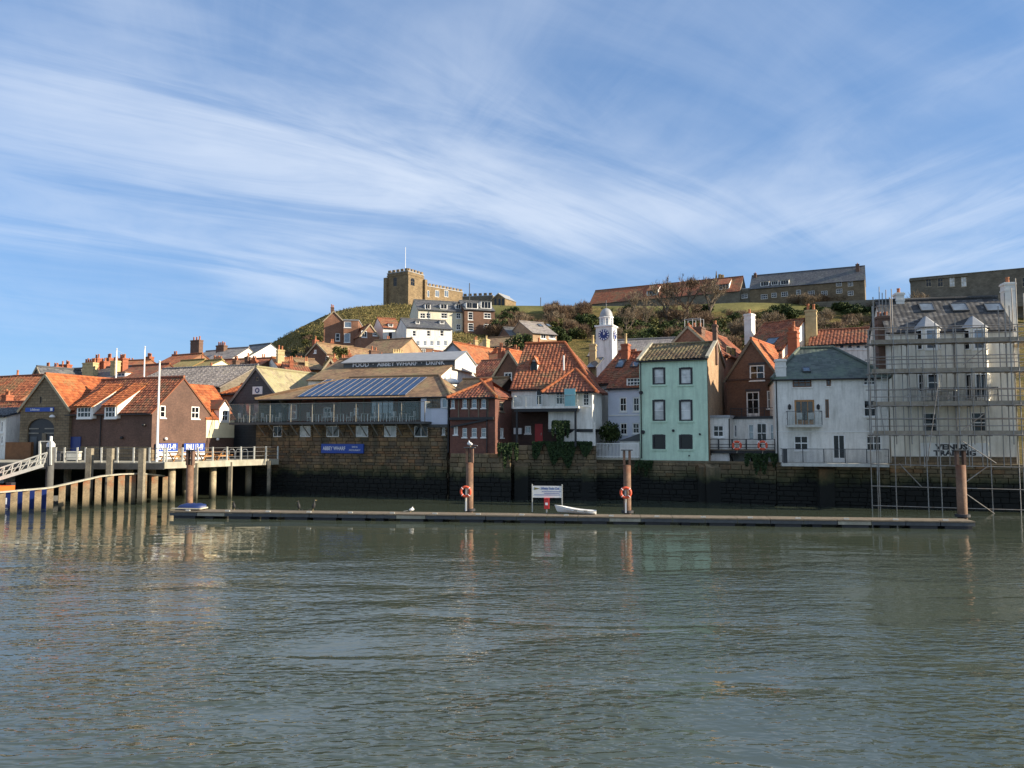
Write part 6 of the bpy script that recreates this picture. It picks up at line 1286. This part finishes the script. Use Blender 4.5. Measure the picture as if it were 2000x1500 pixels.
p = onp(1126, 1.2); o = thing('rowing_dinghy', 'small white rowing dinghy lying on the pontoon', 'dinghy', (p.x, p.y, .57), PA+math.pi); o.rotation_euler = (0, R(-4), PA+math.pi)
hull(o, 2.3, .85, .17, 'plastic_white', 11, sheer=.20, keel=.10)
for x in (-.5, .1): MB().box(x-.1, x+.1, -.40, .40, .09, .12).build('thwart', 'wood_grey', o)
p = onp(381, .95); o = thing('covered_inflatable', 'upturned inflatable under a blue cover at pontoon left end', 'boat', (p.x, p.y, .5), PA); V = []; n_ = 15
for i in range(n_):
    t = i/(n_-1); w = .62*(1-abs(2*t-1)**5)*(1 if t > .2 else .8+t) + .02; h = .46*(1-abs(2*t-1.15)**4*.55)
    for j in range(9): a = math.pi*j/8; V.append((-1.0+2.0*t, -w*.9*math.cos(a), .8*h*math.sin(a)**.7*(1+.06*math.sin(i*2.1+j))))
m = MB(); m.add(V, [[i*9+j, (i+1)*9+j, (i+1)*9+j+1, i*9+j+1] for i in range(n_-1) for j in range(8)]); m.build('cover', 'tarp_blue', o, True); m = MB(); m.path([(-1.05, -.5, .06), (.9, -.6, .06), (1.08, 0, .1)], .05, 6); m.build('edge_rope', 'tube_beige', o)
def bird(px, t, z, label, mat, s_=1.0, rz=0, Y=None):
    p = onp(px, t) if Y is None else ground(px, Y); o = thing('bird', label, 'bird', (p.x, p.y, z), rz)
    if mat == 'feather_dark': prof = [(.02, .12), (.07, .18), (.105, .30), (.10, .42), (.06, .52), (.035, .60), (.045, .66), (.035, .71), (.005, .73)]; bl = [(.03, 0, .67), (.15, 0, .67)]
    else: prof = [(.02, .10), (.08, .13), (.11, .20), (.09, .28), (.055, .33), (.05, .38), (.03, .42), (.005, .43)]; bl = [(.03, 0, .38), (.12, 0, .36)]
    sh = .35 if mat != 'feather_dark' else .15; zm = prof[-1][1]; T = lambda q: ((q[0]*(1.9 if q[2] < zm*.7 and mat != 'feather_dark' else 1.0)+sh*(q[2]-zm*.5))*s_, q[1]*s_, q[2]*s_)
    MB(T).lathe((0, 0, 0), prof, 12).build('body', mat, o, True); MB(T).tube(bl[0], bl[1], .018, .006, 6).build('beak', 'pot_buff', o)
    MB(T).prism([(-.12, -.02, .14), (-.12, .02, .14), (-.30, .03, .08), (-.30, -.03, .08)], (0, 0, .025)).build('tail', 'feather_dark' if mat == 'feather_dark' else 'lead', o)
    for y in (-.03, .03): MB(T).tube((0, y, 0), (0, y, .16), .01, n=5).build('leg', 'pot_buff', o)
bird(463, .9, .45, 'cormorant on pontoon nearest the blue covered inflatable', 'feather_dark', .8, R(200)); bird(588, 1.0, .45, 'left of two cormorants standing close together on pontoon', 'feather_dark', .9, R(160)); bird(617, 1.0, .45, 'right of two cormorants standing close together on pontoon', 'feather_dark', 1.0, R(20))
bird(806, 1.0, .45, 'white gull resting on the middle of the pontoon', 'feather_white', .8, R(10)); bird(918, 2.45, pA[1]+.06, 'white gull perched on the mooring pile cap', 'feather_white', .95, R(150))

# ---------------------------------------------------------------- scaffolding round the cream house
sf = thing('scaffolding', 'grey steel tube scaffolding with plank lifts round the cream house', 'scaffolding', (E.A.x, E.A.y, 0), E.ang); TF, TB = -2.5, -1.62
def ex(px, t=TF): return E.hit(px, 760, 'y', t).x
def ez(py, t=TF, px=1863): return E.hit(px, py, 'y', t).z
XS = [(1700, 640), (1712, 575), (1748, 560), (1778, 626), (1806, 700), (1832, 628), (1872, 622), (1900, 720), (1930, 621), (1976, 600), (1992, 548)]
for px, yt_ in XS:
    x = ex(px); j = rnd.uniform(-.07, .07); MB().tube((x, TF, -1.0 if px in (1712, 1806, 1832, 1930, 1992) else ez(868)), (x+j, TF, ez(yt_)), .036, n=8).build('upright', 'steel', sf)
    MB().tube((x+.1, TB, 3.0 if 1750 < px < 1990 else -1), (x+.1, TB, ez(yt_+14)), .036, n=8).build('upright', 'steel', sf)
for px, yt_ in ((1764, 640), (1792, 640), (1850, 640), (1888, 650), (1914, 640), (1955, 600), (1968, 575)): x = ex(px, TB); MB().tube((x, TB, 3.1), (x+rnd.uniform(-.05, .05), TB, ez(yt_, TB)), .032, n=8).build('upright', 'steel', sf)
x0, x1 = ex(1704), ex(2000)
LIFT = [667, 725, 790, 848]
for i, y in enumerate(LIFT):
    z = ez(y); xa = x0 if i != 2 else x0
    for k in range(4): MB().box(xa+rnd.uniform(0, .2), x1+.8, TF+.06+k*.225, TF+.27+k*.225, z-.04, z+.045).build('board', 'board', sf)
    MB().box(xa, x1+.5, TF+.02, TF+.065, z-.05, z+.24).build('toe_board', 'board', sf)
    for t in (TF, TB): MB().tube((xa-.2, t-.05, z-.06), (x1+1, t-.05, z-.06), .032, n=8).build('ledger', 'steel', sf)
    for dz_ in (.55, 1.05): MB().tube((xa-.1, TF-.05, z+dz_), (x1+.9, TF-.05, z+dz_+.02), .03, n=8).build('guard_rail', 'steel', sf)
    for px, _ in XS: x = ex(px); MB().tube((x+.06, TF-.2, z-.1), (x+.06, TB+.25, z-.1), .032, n=8).build('transom', 'steel', sf)
for y in (640, 700, 760, 818): MB().tube((x0-.2, TB+.1, ez(y, TB)), (x1+.6, TB+.1, ez(y+1, TB)), .03, n=8).build('ledger', 'steel', sf)
for y in (908, 951, 990): MB().tube((x0-.3, TF-.05, ez(y)), (x1+.5, TF-.05, ez(y+4)), .032, n=8).build('ledger', 'steel', sf)
for (pa, ya, pb_, yb_) in ((1756, 905, 1800, 951), (1946, 905, 1880, 862), (1930, 910, 1880, 946), (1880, 960, 1942, 1003), (1832, 750, 1812, 900), (1880, 840, 1925, 806), (1882, 712, 1920, 682), (1718, 790, 1728, 848)):
    a = E.hit(pa, ya, 'y', TF-.1); b_ = E.hit(pb_, yb_, 'y', TF-.1); MB().tube(a, b_, .032, n=8).build('brace', 'steel', sf)
for k, t in enumerate((1.2, 4.2, 7.2)):      # return along the right-hand side
    x = E.W+1.3; MB().tube((x, t, -1), (x, t, ez(560)), .036, n=8).build('upright', 'steel', sf)
for y in LIFT: MB().box(E.W+.3, E.W+1.25, -1.5, 7.4, ez(y), ez(y)+.05).build('board', 'board', sf)
for y in LIFT+[620, 640, 700, 760, 820]: MB().tube((E.W+1.35, TF, ez(y)-.1), (E.W+1.35, 7.6, ez(y)-.1), .032, n=8).build('guard_rail', 'steel', sf)
for px, a, b_ in ((1718, 560, 690), (1724, 572, 690), (1731, 566, 690), (1738, 580, 700)): MB().tube(E.hit(px, b_, 'y', 1.0), E.hit(px-1, a, 'y', 1.0), .032, n=8).build('upright', 'steel', sf)
for y in (600, 640, 667, 690): MB().tube(E.hit(1708, y, 'y', 1.0), E.hit(1752, y-3, 'y', 1.0), .032, n=8).build('guard_rail', 'steel', sf)
MB().box(ex(1710, 1.0), ex(1752, 1.0), -.6, 1.2, ez(672, 1.0), ez(672, 1.0)+.05).build('board', 'board', sf)
a = ex(1720); m = MB()
for sx in (0, .38): m.bar((a+sx, TF+.15, ez(848)), (a+sx+.25, TF+.55, ez(720)), .05)
for i in range(12): z = ez(848)+(ez(720)-ez(848))*(i+.5)/12; f = (i+.5)/12; m.bar((a+.25*f, TF+.15+.4*f, z), (a+.38+.25*f, TF+.15+.4*f, z), .03)
m.build('ladder', 'galv', sf)
# picket deck left of the green house, with shelter
p = ground(1204, 63.0); o = thing('garden_deck', 'white picket railed garden deck left of the green house', 'deck', (p.x, p.y, 0), R(-17)); w = 45*63/1500; za, zb = P(1204, 866, 63).z, P(1204, 894, 63).z
MB().box(-w, w, -.6, 1.6, zb-.15, zb).build('slab', 'concrete', o); MB().bar((-w, -.58, za), (w, -.58, za), .06, .05).build('rail', 'white_clean', o); MB().bar((-w, -.58, zb+.12), (w, -.58, zb+.12), .05, .05).build('rail', 'white_clean', o)
for i in range(34): x = -w+2*w*i/33; MB().box(x-.022, x+.022, -.60, -.57, zb, za).build('picket', 'white_clean', o)
p = ground(1229, 63.6); o = thing('garden_shelter', 'low white shelter with slanting dark cover on the garden deck', 'shelter', (p.x, p.y, zb), R(-17)); MB().box(-.8, .85, 0, .9, 0, 1.35).build('body', 'white', o); MB().prism([(-.9, -.1, 1.36), (.95, -.1, 1.36), (.95, -.1, 2.0)], (0, 1.1, 0)).build('cover', 'steel_dark', o)
# ================================================================ VEGETATION
def leafmat(name, c1, c2, c3):
    m, nt, b = new_mat(name); i = island(nt); r = ramp(nt, i, [(.1, c1), (.5, c2), (.95, c3)]); nt.links.new(r.outputs[0], b.inputs['Base Color']); b.inputs['Roughness'].default_value = .75; b.inputs['Specular IOR Level'].default_value = .25
leafmat('leaf_dark', (.016, .030, .009), (.035, .058, .014), (.075, .095, .025)); leafmat('leaf_olive', (.035, .045, .012), (.085, .09, .024), (.15, .14, .045)); leafmat('twig_brown', (.07, .042, .026), (.145, .092, .055), (.24, .165, .10)); leafmat('twig_pale', (.13, .095, .06), (.20, .15, .095), (.28, .22, .15)); leafmat('grass_tuft', (.13, .12, .04), (.19, .16, .058), (.26, .21, .085)); leafmat('ivy', (.008, .02, .006), (.018, .038, .011), (.035, .06, .017))
paint('bark', (.13, .10, .07), .9, .35, 4, .4)
def crown(seed, n, w, h, leaf, blobs=7, twig=False):
    rr = random.Random(seed); B_ = [(rr.uniform(-.6, .6)*w/2, rr.uniform(-.6, .6)*w/2, h*rr.uniform(.3, .8), rr.uniform(.3, .55)) for _ in range(blobs)]+[(0, 0, h*.3, .6)]; m = MB()
    for i in range(n):
        bx, by, bz, r = rr.choice(B_); d = Vector((rr.gauss(0, 1), rr.gauss(0, 1), rr.gauss(0, 1))).normalized(); k = rr.uniform(.35, 1)**.5*(1+.25*rr.gauss(0, .5))
        c = Vector((bx+d.x*r*w/2*k, by+d.y*r*w/2*k, max(.02, bz+d.z*r*h*.62*k)))
        if twig:
            dr = (d*.6+Vector((rr.gauss(0, .4), rr.gauss(0, .4), .7+rr.gauss(0, .3)))).normalized(); l = leaf*rr.uniform(1.5, 4); t = dr.cross(Vector((rr.gauss(0, 1), rr.gauss(0, 1), rr.gauss(0, 1)))).normalized()*leaf*.16
            m.add([c-t, c+t, c+dr*l+t*.4, c+dr*l-t*.4], [[0, 1, 2, 3]])
        else:
            a = Vector((rr.gauss(0, 1), rr.gauss(0, 1), rr.gauss(0, 1))).normalized(); b = a.cross(Vector((rr.gauss(0, 1), rr.gauss(0, 1), rr.gauss(0, 1)))).normalized(); s_ = leaf*rr.uniform(.6, 1.3)
            m.add([c-a*s_, c+b*s_*.6, c+a*s_, c-b*s_*.6], [[0, 1, 2, 3]])
    return m
def bare_tree(seed, h):
    rr = random.Random(seed); tr = MB(); tw = MB()
    def grow(p, d, l, r, lv):
        q = p+d*l
        if lv < 3: tr.tube(p, q, r, r*.7, 5, False)
        else: 
            t = d.cross(Vector((rr.gauss(0, 1), rr.gauss(0, 1), rr.gauss(0, 1)))).normalized()*max(r, .022); tw.add([p-t, p+t, q+t*.5, q-t*.5], [[0, 1, 2, 3]])
        if lv >= 6: return
        for k in range(3 if lv > 0 else 4):
            nd = (d+Vector((rr.gauss(0, .5), rr.gauss(0, .5), rr.uniform(-.05, .45)))).normalized(); grow(p.lerp(q, rr.uniform(.6, 1)), nd, l*rr.uniform(.62, .85), r*.58, lv+1)
    grow(Vector((0, 0, -.3)), Vector((rr.gauss(0, .05), rr.gauss(0, .05), 1)).normalized(), h*.28, h*.028, 0); return tr, tw
stem = MB()
for a in range(4): stem.tube((0, 0, -.6), (.35*math.cos(a*1.6), .35*math.sin(a*1.6), .8), .06, .03, 5)
PROTO = {}
sm = stem.mesh('trunk'); sm.materials.append(MATS['bark'])
for kind, mat, n, w, h, leaf, tw in (('evergreen', 'leaf_dark', 1500, 3.4, 2.5, .16, False), ('olive', 'leaf_olive', 1500, 3.2, 2.2, .15, False), ('brown', 'twig_brown', 1900, 3.4, 2.3, .16, True), ('pale', 'twig_pale', 1500, 3.0, 2.3, .16, True)):
    PROTO[kind] = []
    for sd_ in range(3):
        me = crown(sd_*7+len(PROTO), n, w, h, leaf, 7, tw).mesh('crown'); me.materials.append(MATS[mat]); PROTO[kind].append((sm, me))
PROTO['tree'] = []
for sd_ in range(4):
    tr, tw = bare_tree(sd_+20, 8.0); a = tr.mesh('trunk'); a.materials.append(MATS['bark']); b_ = tw.mesh('crown'); b_.materials.append(MATS['twig_pale' if sd_ % 2 else 'twig_brown']); PROTO['tree'].append((a, b_))
LAB = {'evergreen': ('evergreen_bush', 'dark evergreen bush', 'bush'), 'olive': ('olive_bush', 'olive green bush', 'bush'), 'brown': ('bramble_bush', 'leafless brown bramble bush', 'bush'), 'pale': ('pale_scrub_bush', 'pale leafless scrub bush', 'bush'), 'tree': ('bare_tree', 'leafless winter tree', 'tree')}
def plant(kind, px, py, sc, where, Y=None, z=None, sz=1.0):
    if Y is None:
        sk = lerp_tab(SKYL, px); s = min(1, max(0, (815-py)/(815-sk))); Y = Y0+s**1.2*(YT-Y0)
    p = terr(px, Y); z = p.z if z is None else z; nm, lb, ct = LAB[kind]
    o = thing(nm, lb+' '+where, ct, (p.x, Y, z-.15), rnd.uniform(0, 6.28), lb+'es '+where if ct == 'bush' else 'leafless trees '+where); o.scale = (sc, sc, sc*sz)
    a, b_ = rnd.choice(PROTO[kind]); link('trunk', a, None, o); link('crown', b_, None, o); return o
rv = random.Random(21)
def scatter(n, x0, x1, y0, y1, kinds, s0, s1, where, sz=1.0):
    for i in range(n): plant(rv.choice(kinds), rv.uniform(x0, x1), rv.uniform(y0, y1), rv.uniform(s0, s1), where, sz=sz)
scatter(14, 1072, 1142, 612, 626, ['brown', 'brown', 'pale'], 1.0, 1.6, 'in the skyline clump left of the red barn')
scatter(48, 985, 1160, 622, 672, ['brown', 'pale', 'olive', 'evergreen', 'brown', 'evergreen'], .9, 1.6, 'on the slope between terrace and clock tower')
scatter(90, 1200, 1460, 622, 692, ['brown', 'pale', 'brown', 'evergreen', 'evergreen', 'olive'], .9, 1.7, 'on the slope right of the clock tower')
scatter(22, 1452, 1712, 610, 624, ['evergreen', 'evergreen', 'olive'], 1.0, 1.6, 'in the dark hedge below abbey house', .8)
scatter(60, 1440, 1730, 628, 684, ['pale', 'brown', 'pale', 'olive'], .9, 1.5, 'on the scrub slope below the dark hedge')
scatter(14, 1540, 1700, 590, 600, ['brown', 'pale'], .9, 1.5, 'against the abbey house wall')
for px, py, s_ in ((1240, 640, 1.1), (1222, 662, .9), (1302, 634, 1.35), (1345, 630, 1.6), (1385, 632, 1.4), (1260, 652, .9), (1330, 645, 1.0)): plant('tree', px, py, s_*1.25, 'on the slope below the red roofed barn')
plant('pale', 1795, 586, 2.0, 'beside the ruined mansion', Y=185); plant('brown', 1700, 597, 1.4, 'at the abbey house gable', Y=196)
scatter(30, 500, 625, 690, 716, ['brown', 'olive', 'evergreen', 'pale'], .6, 1.1, 'on the lower left slope of the hill'); scatter(8, 590, 630, 655, 675, ['olive', 'brown'], .5, .8, 'left of the tall brick house')
scatter(12, 700, 800, 655, 680, ['brown', 'olive'], .7, 1.1, 'among the hill cottages'); scatter(8, 960, 1000, 640, 668, ['brown', 'pale'], 1.0, 1.4, 'right of the brick terrace end')
plant('evergreen', 1015, 668, 1.15, 'below the white dormer house', Y=112, z=P(1015, 690, 112).z, sz=1.1); plant('olive', 668, 700, .9, 'on the sandy garden wall', Y=109, z=P(668, 700, 109).z)
plant('evergreen', 1186, 866, .62, 'on the garden deck left of green house', Y=64.2, z=P(1186, 866, 64.2).z, sz=1.25)
# tussock grass over the open hill
m = MB(); rt = random.Random(5)
for i in range(15000):
    px = rt.uniform(495, 1000); sk = lerp_tab(SKYL, px); s = rt.uniform(.25, 1)**.7; Y = Y0+s**1.2*(YT-Y0); p = terr(px, Y); p.z += (math.sin(px*.031+Y*.11)+math.sin(px*.013-Y*.07+1)+math.sin(px*.057+Y*.19))*.22*min(1, (Y-95)/40 if Y > 95 else 0)
    for k in range(3):
        a = rt.uniform(0, 6.28); w = rt.uniform(.04, .12); h = rt.uniform(.15, .42); d = Vector((math.cos(a)*w, math.sin(a)*w, 0)); l = Vector((rt.gauss(0, .15), rt.gauss(0, .15), h)); m.add([p-d, p+d, p+d*.5+l, p-d*.5+l], [[0, 1, 2, 3]])
o = m.build('tussock_grass', 'grass_tuft', kind='stuff'); o['label'] = 'rough tussock grass covering the open hillside'; o['category'] = 'grass'
# ivy
def ivy(px0, px1, y0, y1, Y, n, label, lean=0):
    m = MB(); ri = random.Random(px0)
    for i in range(n):
        u, v_ = ri.random(), ri.random(); px = px0+(px1-px0)*u; edge = .5+.5*math.sin(u*9+px0)*.5+.25*math.sin(u*23)
        py = y0+(y1-y0)*v_*edge*1.25; p = P(px, py, Y+lean*u+ri.uniform(-.28, .05)); a = Vector((ri.gauss(0, 1), ri.gauss(0, .5), ri.gauss(0, 1))).normalized(); b = a.cross(Vector((ri.gauss(0, .4), -1, ri.gauss(0, .4)))).normalized(); s_ = ri.uniform(.05, .12)
        m.add([p-a*s_, p+b*s_*.7, p+a*s_, p-b*s_*.7], [[0, 1, 2, 3]])
    tag(m.build('ivy', 'ivy'), label, 'ivy')
ivy(1040, 1156, 863, 908, 62.15, 6500, 'broad dark ivy mat hanging over the quay wall', -.45); ivy(972, 1012, 866, 905, 61.3, 1500, 'small ivy patch below corner of brick pavilion'); ivy(1078, 1112, 822, 870, 61.8, 1500, 'ivy climbing the edge of white garden wall'); ivy(1455, 1518, 886, 925, 57.9, 1300, 'thin ivy on quay wall below the timber deck', -.6); ivy(1240, 1275, 900, 925, 62.0, 600, 'ivy tuft on quay wall at corner of green house')
